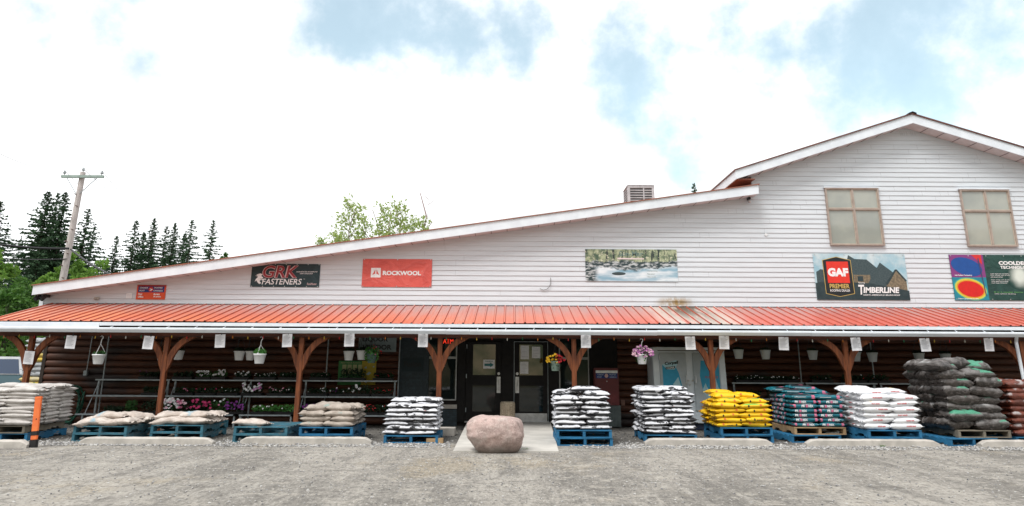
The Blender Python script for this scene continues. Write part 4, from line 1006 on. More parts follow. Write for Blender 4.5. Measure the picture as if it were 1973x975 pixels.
for (dx_, dy, k, rz, nm) in ((.14, .62, 7, .05, 'black topped teal sack loose on right of teal stack'), (-.16, .70, 7, -.1, 'black topped teal sack loose on left of teal stack'), (.05, .9, 7.9, .06, 'highest teal sack lying at the rear of teal stack'), (-.35, .95, 7.4, .02, 'teal sack at the left rear top of teal stack')):
    lay('soil_bag', 'bag', [ms_p[2]], (xc + dx_, yf + dy, .277 + k * .086), rz, nm, 'teal sacks on the wooden pallet', (1.05, 1, 1), rn2, .04)
# 11 white
xc, yf, wd = pal_at(1672, 1776, 829, .277)
pallet('blue', M_PBLUE, xc, yf + .6, .0, .01, 'lower blue pallet under the plain white sacks'); pallet('blue', M_PBLUE, xc, yf + .6, .139, 0, 'upper blue pallet under the plain white sacks')
stack('plain white sack', 'white stack', 'white sacks right of the teal stack', ms_v, ms_v, xc - .01, yf, .277, 6, .104, -1, 1.06, 1.2, .018, .03, seed=81)
for (dx_, dy, k, nm) in ((-.28, .36, 6, 'plain white sack lying on top left of the white stack'), (.2, .55, 5.9, 'plain white sack lying on top right of the white stack'), (-.3, .85, 6.3, 'plain white sack, top rear left, overhanging white stack')):
    lay('soil_bag', 'bag', ms_v, (xc + dx_, yf + dy, .277 + k * .104), rn.uniform(-.15, .15), nm, 'white sacks right of the teal stack', (1.15, 1.1, 1), rn, .07)
# 12 dark mulch
xc, yf, wd = pal_at(1847, 1944, 829, .277)
pallet('blue', M_PBLUE, xc - .35, yf + .52, .0, .16, 'blue pallet askew under the dark mulch stack'); pallet('grey', M_PGREY, xc, yf + .6, .139, .02, 'weathered wooden pallet under the dark mulch sacks')
stack('dark mulch sack', 'mulch stack', 'dark mulch sacks', ms_m, ms_m, xc - .03, yf + .02, .27, 7, .152, -1, 1.08, 1.22, .045, .075, seed=91, shear=-.018, Wref=.44, Lref=.53)
for (dx_, dy, k, rz, nm) in ((-.60, .25, 7.1, .5, 'dark mulch sack sliding off the top left of mulch stack'), (-.25, .45, 7.25, .2, 'green printed mulch sack crowning the mulch stack'), (.20, .5, 7.0, -.15, 'dark mulch sack on the top right of mulch stack'), (-.5, .85, 7.0, 0, 'dark mulch sack at the top left rear of mulch stack')):
    lay('soil_bag', 'bag', ms_m, (xc + dx_, yf + dy, .27 + k * .152), rz, nm, 'dark mulch sacks', (1.12, 1.1, 1), rn, .12)
# 13 red mulch at the right edge
xc2 = atz(1990, 832, .277).x + .51
pallet('blue', M_PBLUE, xc2, yf + .8, .0, .0, 'blue pallet under the red mulch at the right edge')
stack('red mulch sack', 'stack at right edge', 'red mulch sacks', ms_r, ms_r, xc2, yf + .2, .139, 9, .112, -1, 1.02, 1.22, .02, .04, seed=95, Wref=.44, Lref=.52)

# ------------------------------------------------------------------ parking blocks, boulder, marker post
def parking_block(pl, pr_, py, label):
    y = min(atz((pl + pr_) / 2, py, 0).y, 13.55); x0, x1 = at(pl, py, y).x, at(pr_, py, y).x
    b = MB(); L_ = x1 - x0; sec = [(-.0, 0), (.01, .10), (.04, .125), (.13, .125), (.16, .10), (.17, 0)]; n = 24; rn = random.Random(int(pl)); vs = []
    for i in range(n + 1):
        t = i / n; x = x0 + L_ * t; e = min(1, min(t, 1 - t) * L_ / .12); k = .45 + .55 * e
        for (yy, zz) in sec: vs.append((x + rn.uniform(-.003, .003), y + yy + (rn.uniform(-.004, .004)), max(0, zz * k + rn.uniform(-.004, .003)) - (.01 if zz == 0 else 0)))
    m = len(sec); b.add(vs, [(i*m+j, (i+1)*m+j, (i+1)*m+j+1, i*m+j+1) for i in range(n) for j in range(m-1)] + [tuple(range(m-1, -1, -1)), tuple(n*m+j for j in range(m))])
    o = b.build('parking_block', M_CONC, None); tag(o, label, 'parking block', 'concrete parking blocks along the pallets')
parking_block(-60, 50, 863, 'concrete parking block left of the leaning orange post')
parking_block(150, 408, 857, 'concrete parking block before the two low tan sack pallets')
parking_block(461, 714, 856, 'concrete parking block before the beige sacks')
parking_block(1243, 1489, 855, 'concrete parking block before the yellow sacks and freezer')
parking_block(1555, 1812, 857, 'concrete parking block before the plain white sacks')
parking_block(1892, 2140, 857, 'concrete parking block before the dark mulch at right edge')
# boulder
from mathutils import noise as MN
pa, pb = atz(898, 873, 0), atz(1009, 873, 0); bx, by, bw2 = (pa.x + pb.x) / 2, pa.y + .24, (pb.x - pa.x)
bm = bmesh.new(); bmesh.ops.create_icosphere(bm, subdivisions=5, radius=1)
for v_ in bm.verts:
    n_ = v_.co.copy(); p = n_.copy()
    s_ = (abs(n_.x) ** 4.2 + abs(n_.y) ** 3.0 + abs(n_.z) ** 4.4) ** (-1 / 3.8); p = n_ * s_
    p += n_ * (MN.fractal(n_ * 1.1 + Vector((3, 1, 7)), 1, 2, 2) * .07 + (abs(MN.noise(n_ * 2.1 + Vector((5, 2, 1)))) - .2) * -.06 + MN.fractal(n_ * 3.3, 1, 2, 3) * .022 + MN.fractal(n_ * 9, 1, 2, 4) * .016 + MN.fractal(n_ * 22, 1, 2, 2) * .006)
    t = (p.z + 1) / 2
    lo_ = max(0, .50 - t) / .5
    p.x = p.x * (1 - (.42 if p.x < 0 else .16) * lo_ ** .9); p.y *= 1 - .22 * lo_
    p.z += -.16 * max(0, p.x - .3) * max(0, p.z) - .20 * max(0, -p.x - .5) * max(0, p.z)
    v_.co = Vector((bx + p.x * bw2 * .5, by + p.y * .36, .265 + p.z * .305))
me = bpy.data.meshes.new('boulder'); bm.to_mesh(me); bm.free(); me.polygons.foreach_set('use_smooth', [True] * len(me.polygons))
q = NB('pink_granite'); c = q.mix(q.ramp(q.noise(3.2, 6, .65), .35, .65), (.46, .335, .305), (.31, .235, .215))
c = q.mix(q.ramp(q.noise(13, 6, .75), .52, .60, 0, .6), c, (.56, .45, .41)); c = q.mix(q.ramp(q.noise(10, 6, .75, q.coord(loc=(3, 3, 3))), .46, .38, 0, .55), c, (.19, .14, .125)); c = q.mix(q.ramp(q.noise(45, 4, .7), .50, .66, 0, .8), c, (.54, .42, .38)); c = q.mix(q.ramp(q.noise(70, 3, .7), .60, .70), c, (.12, .09, .085))
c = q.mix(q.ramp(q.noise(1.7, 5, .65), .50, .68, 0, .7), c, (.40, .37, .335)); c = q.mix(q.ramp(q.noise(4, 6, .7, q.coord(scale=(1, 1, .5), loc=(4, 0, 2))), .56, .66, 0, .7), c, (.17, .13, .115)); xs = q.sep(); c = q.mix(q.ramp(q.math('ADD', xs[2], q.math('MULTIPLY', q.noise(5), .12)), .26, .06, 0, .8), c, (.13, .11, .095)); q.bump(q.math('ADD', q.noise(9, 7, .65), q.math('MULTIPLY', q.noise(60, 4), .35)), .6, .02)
me.materials.append(q.done(c, .85)); o = bpy.data.objects.new('boulder', me); COL.objects.link(o); tag(o, 'big rounded pinkish granite boulder in front of the doors', 'boulder')
# orange marker post
p0 = atz(64, 862, 0); top = at(75, 764, p0.y + .03); d = (top - p0)
r = thing('marker_post', 'leaning flat orange plastic marker post with black foot', 'marker post', p0)
M_ORG = mat('orange_plastic', (.80, .20, .055), (.70, .15, .05), 5, .45)
zax = d.normalized(); yax = Vector((0, 1, 0)); xax = yax.cross(zax).normalized(); yax = zax.cross(xax)
Mx = Matrix((xax, yax, zax)).transposed().to_4x4(); Mx.translation = p0; LL = d.length
def seg(name, t0, t1, wd, m, th=.018):
    b = MB(); b.box((-wd, -th, LL * t0), (wd, th, LL * t1), 0, Mx); return b.build(name, m, r, bevel=.008)
seg('foot', -.02, .145, .066, M_BLKPL, .03); seg('blade', .145, .985, .058, M_ORG); seg('band', .225, .325, .062, M_BLKPL, .023); seg('cap', .945, 1.0, .062, M_ORG, .022)
b = MB(); c0 = Mx @ Vector((.012, -.020, LL * .55)); b.cyl(c0, c0 + Vector((0, .004, 0)), .012, .012, 8); b.build('scuff', M_BLKPL, r)

# ------------------------------------------------------------------ by the doors
p = at(978, 790, 16.95); pt_ = at(978, 775, 16.95)
r = thing('ash_can', 'ribbed tan concrete ash can between the two doors', 'ash can', (p.x, 16.95, .09)); rad = .165; b = MB()
n = 64; zt = pt_.z; vs = []
for z_ in (.09, zt - .03, zt):
    for i in range(n):
        t = 2 * math.pi * i / n; rr_ = rad + (.010 * (1 if (i // 2) % 2 else -1) if z_ < zt else 0); vs.append((p.x + rr_ * math.cos(t), 16.95 + rr_ * math.sin(t), z_))
b.add(vs, [(j*n+i, j*n+(i+1)%n, (j+1)*n+(i+1)%n, (j+1)*n+i) for j in range(2) for i in range(n)]); b.build('body', mat('exposed_aggregate', (.46, .38, .28), (.26, .21, .155), 40, .9, .5, .01, 60), r)
b = MB(); b.lathe([(rad, zt), (rad - .01, zt + .012), (rad - .04, zt + .012), (rad - .05, zt - .02), (.001, zt - .02)], (p.x, 16.95, 0), 32); b.build('rim', mat('exposed_aggregate_rim', (.40, .34, .26), (.25, .21, .16), 40, .9), r)
b = MB(); g0 = at(862, 822, 15.2); b.box((g0.x - .18, 15.1, 0), (g0.x + .16, 15.5, .15)); tag(b.build('concrete_block', M_CONC, None, bevel=.008), 'grey concrete block left of the walkway under the window', 'block')
YD = YW - .06
def note(par, x0, x1, z0, z1, y, name, label, cat, lines=5, m=None, root=True):
    b = MB(); b.box((x0, y - .003, z0), (x1, y, z1))
    o = b.build(name, m or M_PAPER, None); tag(o, label, cat)
    b = MB()
    for i in range(lines):
        z_ = z1 - (z1 - z0) * (.12 + .7 * i / max(1, lines - 1)); b.face([(x0 + (x1-x0)*.14, y - .0045, z_), (x0 + (x1-x0)*(.6 + .28 * ((i * 7) % 5) / 4), y - .0045, z_), (x0 + (x1-x0)*(.6 + .28 * ((i * 7) % 5) / 4), y - .0045, z_ + .006), (x0 + (x1-x0)*.14, y - .0045, z_ + .006)])
    if lines: b.build('print', flat('grey_print', (.38, .39, .42)), o)
    return o
M_PAPER = mat('white_paper', (.74, .74, .77), (.69, .69, .72), 5, .6, .15, .004, 9)
yg = YW - .038
a_, b2 = X(931), X(953); z0, z1 = Z(710.5), Z(693.5)
note(None, a_, b2, z0, z1, yg, 'notice', 'white notice with teal arrow on the left door glass', 'notice', 0)
o = bpy.data.objects[-1] if False else [o_ for o_ in COL.objects if o_.name.startswith('notice') and 'arrow' in o_.get('label', '')][0]
bd = Board(o, a_, z0, b2 - a_, z1 - z0, yg - .003); TEALI = flat('teal_print', (.03, .16, .17))
bd.poly('arrow', [(.10,.28),(.60,.28),(.60,.14),(.92,.42),(.60,.70),(.60,.56),(.10,.56)], TEALI, 1); bd.text('Entrance', .18, .76, .82, .90, TEALI, .01, 0, 1)
note(None, X(1003), X(1019), Z(692), Z(666), yg, 'notice', 'large white poster, upper left on the right door glass', 'notice', 3)
note(None, X(1025), X(1041), Z(690), Z(668), yg, 'notice', 'white poster, upper right on the right door glass', 'notice', 4)
note(None, X(1002), X(1018), Z(720), Z(697), yg, 'notice', 'lower white notice on the right door glass', 'notice', 7)
# neon in the left window
r = thing('neon_sign', 'red neon ATM sign in the window left of the doors', 'neon sign', (X(858), YW - .08, Z(670)))
M_NEON = m_glow('red_neon', (1, .05, .02), .8)
bdn = Board(r, X(852), Z(671), X(872) - X(852), Z(653) - Z(671), YW - .045); bdn.text('ATM', 0, .45, 1, .95, M_NEON, .0, 0, 2); bdn.poly('tail', [(.45,-.2),(.52,-.2),(.66,.3),(.58,.3)], M_NEON, 2)
# mailbox
p = at(1170, 812, 17.15); x0, x1 = at(1146, 750, 17.15).x, at(1193, 750, 17.15).x; zt, zm = at(1170, 709, 17.15).z, at(1170, 781, 17.15).z
r = thing('mailbox', 'dull red Canada Post mailbox on grey green base', 'mailbox', (p.x, 17.2, 0))
M_MAIL = mat('dull_red_enamel', (.13, .022, .024), (.10, .018, .02), 6, .5)
b = MB(); b.box((x0, 17.15, zm), (x1, 17.42, zt)); b.build('body', M_MAIL, r, bevel=.012)
b = MB(); b.box((x0 + .02, 17.19, .03), (x1 + .03, 17.42, zm - .003)); 
for i in range(9): b.box((x0 + .05 + i * .062, 17.175, .03), (x0 + .075 + i * .062, 17.19, zm - .003))
b.build('base', mat('grey_green_metal', (.10, .125, .125), (.07, .09, .09)), r)
bd = Board(r, x0, zm, x1 - x0, zt - zm, 17.148); Y_ = 17.148
b = MB(); b.box((x0 + .03, Y_ - .03, zt - .12), (x1 - .03, Y_, zt - .06)); b.build('slot_flap', M_ALU, r, bevel=.004)
bd.poly('blue_band', [(.06,.72),(.94,.72),(.94,.86),(.06,.86)], NAVY, 1)
for t_, x0_, z0_, x1_ in (('CANADA', .12, .80, .38), ('POST', .12, .735, .30), ('POSTES', .62, .80, .88), ('CANADA', .62, .735, .90)): bd.text(t_, x0_, z0_, x1_, z0_ + .04, flat('pale_blue_ink', (.4, .45, .55)), .01, 0, 2)
bd.ell('roundel', .49, .79, .075, .055, flat('pale_roundel', (.55, .35, .33)), 2)
for za, zb in ((.44, .68), (.06, .40)):
    b = MB(); b.box((x0 + .03, Y_ - .012, zm + (zt - zm) * za), (x1 - .03, Y_, zm + (zt - zm) * zb)); dr_ = b.build('door', M_MAIL, r, bevel=.005)
    b = MB(); zc_ = zm + (zt - zm) * (zb - .04); b.cyl(((x0 + x1) / 2, Y_ - .02, zc_), ((x0 + x1) / 2, Y_ - .012, zc_), .012, .012, 10); b.build('lock', M_ALU, dr_)
# outlet on logs
p = at(1200, 776, YW - .1); b = MB(); b.box((p.x - .05, YW - .125, p.z - .07), (p.x + .05, YW - .095, p.z + .07)); tag(b.build('outlet_box', mat('tan_plastic', (.22, .12, .09)), None, bevel=.008), 'tan outlet box on the logs right of the mailbox', 'outlet')
# ice freezer with leaning front
YI = 16.62
z0, zt = .16, at(1330, 669, YI + .12).z
fx0, fx1 = at(1262, 750, YI).x, at(1403, 750, YI).x; fm = (fx0 + fx1) / 2
lean = .12
r = thing('ice_freezer', 'pale grey two door ice merchandiser with blue decals', 'freezer', (fm, YI + .4, 0))
M_FRZ = mat('pale_grey_enamel_freezer', (.66, .72, .76), (.58, .64, .68), 4, .35); M_FRD = mat('freezer_door_grey', (.40, .45, .475), (.34, .385, .41), 5, .35)
def FP(fx, fz, k=0): return (fx0 + (fx1 - fx0) * fx, YI + lean * fz - k, z0 + (zt - z0) * fz)
b = MB(); b.add([FP(0, 0), FP(1, 0), FP(1, 1), FP(0, 1), (fx0, 17.46, z0), (fx1, 17.46, z0), (fx1, 17.46, zt), (fx0, 17.46, zt)], [(0,1,2,3),(5,4,7,6),(4,0,3,7),(1,5,6,2),(3,2,6,7),(4,5,1,0)]); b.build('cabinet', M_FRZ, r, bevel=.015)
b = MB(); b.box((fx0 + .05, YI + .06, .02), (fx1 - .05, 17.4, z0 - .003)); b.build('base', mat('dark_blue_base', (.02, .03, .06)), r)
b = MB(); b.face([FP(.07, .948, .004), FP(.93, .948, .004), FP(.93, .958, .004), FP(.07, .958, .004)]); b.build('trim_line', K_INK, r)
def fdoor(xa, xb, hx, hinge):
    b = MB(); P8 = [FP(xa, .16, .035), FP(xb, .16, .035), FP(xb, .925, .035), FP(xa, .925, .035), FP(xa, .16, .002), FP(xb, .16, .002), FP(xb, .925, .002), FP(xa, .925, .002)]
    b.add(P8, [(0,1,2,3),(5,4,7,6),(4,0,3,7),(1,5,6,2),(3,2,6,7),(4,5,1,0)]); dr_ = b.build('door', M_FRD, r, bevel=.01)
    h_ = MB(); h_.tube([FP(hx, .62, .036), FP(hx, .62, .085), FP(hx, .52, .085), FP(hx, .52, .036)], .014, 8); h_.build('handle', M_ALU, dr_)
    for fz in (.86, .25):
        g = MB(); g.cyl(FP(hinge, fz - .035, .045), FP(hinge, fz + .035, .045), .016, .016, 8); g.build('hinge', M_ALU, dr_)
    return dr_
DL = fdoor(.085, .455, .435, .085); DR = fdoor(.545, .915, .565, .915)
for fx, fz in ((.47, .555), (.53, .555), (.485, .50)):
    b = MB(); c_ = Vector(FP(fx, fz, .04)); b.cyl(c_, c_ + Vector((0, .035, 0)), .02, .02, 10); b.build('latch', M_ALU, r)
def fpoly(par, name, pts, m, k):
    b = MB(); b.face([FP(a, c, k) for a, c in pts]); return b.build(name, m, par)
def ftext(par, body, x0_, z0_, x1_, z1_, m, k, bold=.03, tilt=0):
    vs, fs = text_geo(body, bold, .1); b = MB(); b.add([FP(x0_ + a * (x1_ - x0_), z0_ + c * (z1_ - z0_) + tilt * a, k) for a, c in vs], fs); return b.build('lettering', m, par)
CYN = flat('cyan_decal', (.03, .30, .48)); DKB = flat('dark_blue_decal', (.02, .08, .12)); PCY = flat('pale_cyan_decal', (.38, .60, .66))
fpoly(DL, 'decal', [(.12,.18),(.40,.18),(.385,.45),(.34,.66),(.29,.765),(.12,.765)], CYN, .038)
fpoly(DL, 'decal_sweep', [(.12,.18),(.40,.18),(.38,.46),(.34,.40),(.28,.30),(.12,.40)], DKB, .0395); fpoly(DL, 'decal_ice', [(.25,.50),(.33,.60),(.37,.45),(.395,.25),(.33,.22)], PCY, .041)
fpoly(DL, 'logo_back', [(.12,.765),(.33,.83),(.34,.79),(.29,.70),(.18,.70)], PCY, .040); ftext(DL, 'Corpell', .155, .745, .345, .80, K_INK, .042, .05, .02); fpoly(DL, 'logo_bar', [(.165,.70),(.295,.715),(.295,.745),(.165,.73)], K_INK, .042); ftext(DL, 'CLEAR', .175, .708, .285, .728, W_INK, .044, .02, .010)
fpoly(DR, 'decal', [(.655,.82),(.90,.82),(.90,.20),(.76,.36),(.655,.44),(.63,.62)], CYN, .038); fpoly(DR, 'decal_snow', [(.655,.44),(.70,.52),(.74,.42),(.80,.46),(.84,.60),(.87,.47),(.90,.44),(.90,.38),(.76,.28),(.66,.40)], PCY, .040)
fpoly(DR, 'decal_sweep', [(.78,.36),(.90,.46),(.90,.18),(.78,.18)], DKB, .0415)
for i in range(3): fpoly(DR, 'printed_rule', [(.76,.77 - .045*i),(.85,.775 - .045*i),(.85,.795 - .045*i),(.76,.79 - .045*i)], W_INK, .040)
ftext(DR, 'PURE ICE', .70, .585, .88, .615, flat('dull_red_decal', (.35, .10, .14)), .041, .02)

# ------------------------------------------------------------------ signs under the porch
YL = YW - .13
def wall_board(name, label, cat, px0, py0, px1, py1, m, y=YL, part='panel'):
    a, c = at(px0, py0, y), at(px1, py1, y); r = thing(name, label, cat, ((a.x + c.x) / 2, y, c.z)); b = MB(); b.box((a.x, y, c.z), (c.x, y + .012, a.z)); b.build(part, m, r)
    return r, Board(r, a.x, c.z, c.x - a.x, a.z - c.z, y)
r, bd = wall_board('sign', 'grey LIQUOR VENDOR sign hung under the porch', 'sign', 692, 645, 763, 678, mat('dull_grey_sign', (.19, .235, .245), (.15, .19, .2)), 16.9)
bd.text('LIQUOR', .10, .56, .78, .86, K_INK, .035, 0, 2); bd.text('VENDOR', .10, .12, .88, .42, K_INK, .035, 0, 2)
r, bd = wall_board('poster', 'green and yellow plant feed poster on the log wall', 'poster', 653, 695, 723, 742, mat('poster_green', (.05, .21, .06), (.04, .17, .05)))
YP = mat('poster_yellow', (.42, .33, .03), (.36, .27, .03)); bd.poly('yellow_panel', [(.62,.0),(1,.0),(1,1),(.62,1)], YP, 1)
bd.polys('printed_packs', [[(.10 + .14*i,.45),(.21 + .14*i,.45),(.21 + .14*i,.84),(.10 + .14*i,.84)] for i in range(4)], flat('poster_pale', (.40, .42, .22)), 1)
bd.text('FEED YOUR PLANTS', .06, .88, .58, .95, flat('poster_pale', (.40, .42, .22)), .01, 0, 2); bd.polys('printed_flower', [[(.68,.7),(.74,.78),(.76,.68)], [(.74,.45),(.82,.55),(.88,.5),(.8,.4)], [(.9,.75),(.95,.8),(.95,.72)], [(.68,.15),(.8,.2),(.76,.08)]], flat('poster_blue_white', (.35, .45, .5)), 2)
r, bd = wall_board('sign', 'dark Fusion sign on the blue black stone', 'sign', 775, 690, 815, 716, mat('dark_blue_sign', (.014, .028, .036), None), YW - .10); bd.text('Fusion', .1, .35, .9, .75, K_INK, .02, 0, 2)
p0 = at(171, 646, 17.3); p1 = at(165, 718, YW - .14)
r = thing('wall_conduit', 'thin grey conduit down to a small box on the logs', 'conduit', (p1.x, YW - .14, p1.z)); b = MB(); b.cyl((p1.x + .01, YW - .125, p1.z), (p1.x + .04, YW - .125, ZJ - .2), .012, .012, 8); b.build('pipe', M_GALV, r)
b = MB(); b.box((p1.x - .045, YW - .17, p1.z - .07), (p1.x + .045, YW - .10, p1.z + .05)); b.build('switch_box', M_GALV, r, bevel=.008)

# garden hose on the wall
p = at(139, 770, YW - .22); r = thing('garden_hose', 'coil of dark green garden hose hung on the left log wall', 'hose', (p.x, YW - .1, p.z)); M_HOSE = mat('green_rubber', (.012, .10, .06), (.008, .06, .04), 6, .45)
b = MB(); rn = random.Random(3)
for k in range(9):
    rx, rz_ = .22 + rn.uniform(-.03, .03), .36 + rn.uniform(-.05, .05); cy_ = YW - .14 - .022 * k
    pts = [(p.x + rx * math.cos(t) + rn.uniform(-.004, .004), cy_, p.z - .05 + rz_ * math.sin(t) - .02 * k * (math.sin(t) < 0)) for t in [2 * math.pi * i / 26 for i in range(27)]]; b.tube(pts, .012, 6)
b.build('coil', M_HOSE, r, True); b = MB(); b.box((p.x - .12, YW - .36, p.z + .24), (p.x + .10, YW - .1, p.z + .27)); b.build('hanger', M_BLKPL, r)
b = MB(); b.tube([(p.x + .2, YW - .3, p.z - .1), (p.x + .27, YW - .33, p.z + .05), (p.x + .36, YW - .35, p.z + .2), (p.x + .3, YW - .36, p.z - .2), (p.x + .2, YW - .4, p.z - .45)], .012, 6); b.build('tail', M_HOSE, r, True)
#PART3
# ------------------------------------------------------------------ plant benches under the porch
SH = [(17.15, at(500, 732, 17.15).z), (16.95, at(500, 763, 16.95).z), (16.7, at(500, 799, 16.7).z)]    # (front edge y, height)
def bench(pl, pr_, label, levels=(0, 1, 2)):
    xa, xb = at(pl, 763, 17).x, at(pr_, 763, 17).x
    r = thing('plant_bench', label, 'plant bench', ((xa + xb) / 2, 17.1, 0), 'stepped metal plant benches')
    for k in levels:
        y, z = SH[k]; dp = .27; b = MB(); b.box((xa - .05 * k, y, z - .03), (xb + .03 * k, y + .012, z)); b.box((xa - .05 * k, y + .012, z - .006), (xb + .03 * k, y + dp, z)); b.build('shelf', M_GALV, r)
    for xx in (xa + .06, xb - .06):
        b = MB(); y1, z1 = SH[0]; y2, z2 = SH[2]; b.box((xx - .018, y1 + .05, 0), (xx + .018, y1 + .085, z1 - .031)); b.build('leg', M_GALV, r)
        b = MB(); b.box((xx - .018, y2 + .03, 0), (xx + .018, y2 + .065, SH[2][1] - .031)); b.build('leg', M_GALV, r)
        b = MB(); b.cyl((xx, y2 + .06, SH[2][1] - .10), (xx, y1 + .06, z1 - .1), .010, .010, 6); b.build('brace', M_GALV, r)
    return r
bench(172, 318, 'plant bench at the left log wall beside the hose'); bench(322, 468, 'plant bench behind the white petunias'); bench(470, 575, 'plant bench left of the green and yellow poster'); bench(578, 762, 'plant bench below the green and yellow poster')
bench(1416, 1556, 'plant bench between the freezer and teal sacks', (0, 1)); bench(1560, 1700, 'plant bench behind the plain white sacks', (0, 1)); bench(1704, 1840, 'plant bench behind the dark mulch sacks', (0, 1))
# tall standards holding the wall rail
for ppx, lab in ((203, 'thin grey standard pole at the left bench'), (630, 'thin grey standard pole left of the poster'), (769, 'thin grey standard pole beside the blue black stone'), (1541, 'thin grey standard pole behind the teal sacks'), (1681, 'thin grey standard pole behind the plain white sacks')):
    p = at(ppx, 700, 17.35); b = MB(); b.cyl((p.x, 17.35, .0), (p.x, 17.35, ZJ - .25), .016, .016, 8); tag(b.build('standard_pole', M_GALV, None), lab, 'pole')
# --- leaves and blossoms
def leaf_mat(name, a, b, rough=.55, trans=0):
    q = NB(name); v_ = q.n('ShaderNodeTexVoronoi'); v_.inputs['Scale'].default_value = 9; q.l(q.coord(), v_.inputs['Vector'])
    s_ = q.n('ShaderNodeSeparateColor'); q.l(v_.outputs['Color'], s_.inputs[0]); col_ = q.mix(s_.outputs[0], a, b); m = q.done(col_, rough, 0, .3)
    if trans:
        tr = q.n('ShaderNodeBsdfTranslucent'); q.l(col_, tr.inputs[0]); ms_ = q.n('ShaderNodeMixShader'); ms_.inputs[0].default_value = trans; q.l(q.p.outputs[0], ms_.inputs[1]); q.l(tr.outputs[0], ms_.inputs[2])
        q.l(ms_.outputs[0], [n_ for n_ in q.t.nodes if n_.type == 'OUTPUT_MATERIAL'][0].inputs[0])
    return m
M_LEAF = leaf_mat('bedding_leaf', (.022, .075, .018), (.045, .13, .028)); M_LEAFD = leaf_mat('dark_bedding_leaf', (.008, .022, .010), (.016, .045, .016)); M_LEAFB = leaf_mat('bright_bedding_leaf', (.05, .19, .04), (.10, .28, .06))
PET = {'white': flat('white_petal', (.80, .80, .82)), 'pink': flat('pink_petal', (.72, .22, .38)), 'magenta': flat('magenta_petal', (.55, .04, .16)), 'red': flat('red_petal', (.50, .02, .03)), 'purple': flat('purple_petal', (.20, .03, .24)), 'yellow': flat('yellow_petal', (.80, .48, .02)), 'palepink': flat('pale_pink_petal', (.75, .50, .58)), 'violet': flat('violet_petal', (.60, .22, .52))}
def leaves(b, c, rad, n, size, rn, flatten=1.0, shell=.35):
    for _ in range(n):
        d = Vector((rn.gauss(0, 1), rn.gauss(0, 1), rn.gauss(0, 1))).normalized(); p = Vector(c) + Vector((d.x * rad[0], d.y * rad[1], d.z * rad[2])) * (shell + (1 - shell) * rn.random() ** .6)
        u = Vector((rn.gauss(0, 1), rn.gauss(0, 1), rn.gauss(0, .8))).normalized(); w_ = u.orthogonal().normalized(); w_.rotate(Matrix.Rotation(rn.uniform(0, 6.28), 3, u)); s_ = size * rn.uniform(.6, 1.3)
        b.face([p - u * s_, p + w_ * s_ * .5, p + u * s_, p - w_ * s_ * .5])
def blossom(b, p, r_, rn, facing=Vector((0, -.8, .6))):
    d = (facing + Vector((rn.uniform(-.5, .5), rn.uniform(-.3, .3), rn.uniform(-.3, .3)))).normalized(); u = d.orthogonal().normalized(); w_ = d.cross(u); p = Vector(p); n = 10; vs = [p - d * r_ * .35]
    for i in range(n):
        t = 2 * math.pi * i / n; k = r_ * (1.0 if i % 2 else .86); vs.append(p + (u * math.cos(t) + w_ * math.sin(t)) * k + d * rn.uniform(-.1, .1) * r_)
    b.add(vs, [(0, i + 1, (i + 1) % n + 1) for i in range(n)])
def plant_tray(ppx, lev, cols, label, leaf=None, wd=.46, hgt=.11, nfl=10, seed=0, fr=.022):
    y, z = SH[lev]; x = at(ppx, 760, y + .12).x; rn = random.Random(int(ppx) * 3 + lev + seed); y += .14
    r = thing('plant_tray', label, 'plant tray', (x, y, z), 'trays of bedding plants on the benches')
    b = MB(); w2 = wd / 2; b.add([(x-w2, y-.11, z+.001), (x+w2, y-.11, z+.001), (x+w2, y+.11, z+.001), (x-w2, y+.11, z+.001), (x-w2-.015, y-.125, z+.06), (x+w2+.015, y-.125, z+.06), (x+w2+.015, y+.125, z+.06), (x-w2-.015, y+.125, z+.06)], [(0,3,2,1),(0,1,5,4),(1,2,6,5),(2,3,7,6),(3,0,4,7),(4,5,6,7)]); b.build('tray', M_BLKPL, r)
    b = MB()
    for i in range(4): leaves(b, (x - w2 + wd * (i + .5) / 4, y, z + .06 + hgt * .5), (wd / 6.5, .12, hgt * rn.uniform(.5, .75)), 85, .028, rn)
    b.build('foliage', leaf or M_LEAFD, r)
    for cn, share in cols:
        b = MB()
        for _ in range(int(nfl * share)):
            blossom(b, (x + rn.uniform(-w2, w2), y - .10 + rn.uniform(-.07, .05), z + .07 + hgt * rn.uniform(.25, 1.15)), fr * rn.uniform(.7, 1.25), rn)
        b.build('blossoms', PET[cn], r)
T_ = plant_tray
T_(285, 0, [('purple', .6)], 'dark tray with purple dots, top shelf beside the second post', nfl=6, fr=.014); T_(350, 0, [('pink', .3)], 'dark leafy tray left of the white petunias, top shelf', nfl=3, fr=.014)
T_(390, 0, [('white', 1)], 'white petunias on the top shelf, left tray of the pair', M_LEAF, .34, nfl=16, fr=.032); T_(420, 0, [('white', 1)], 'white petunias on the top shelf, right tray of the pair', M_LEAF, .30, .14, nfl=20, fr=.032)
T_(464, 0, [('white', 1)], 'small white petunias on the top shelf below the nearest basket', M_LEAFD, .34, nfl=11, fr=.026); T_(510, 0, [('white', 1)], 'tray of tiny white flowers, top shelf left of third post', M_LEAFD, .5, .09, nfl=16, fr=.012)
T_(555, 0, [('white', .4)], 'dark tray with few white dots, top shelf beside third post', nfl=5, fr=.013); T_(615, 0, [('palepink', 1)], 'dark tray with few pale dots right of the third post', nfl=5, fr=.013); T_(678, 0, [('red', .3)], 'tall dark leafy tray in front of the poster', None, .6, .20, nfl=3, fr=.012); T_(737, 0, [('red', 1)], 'dark tray with red dots right of the poster, top shelf', nfl=5, fr=.014)
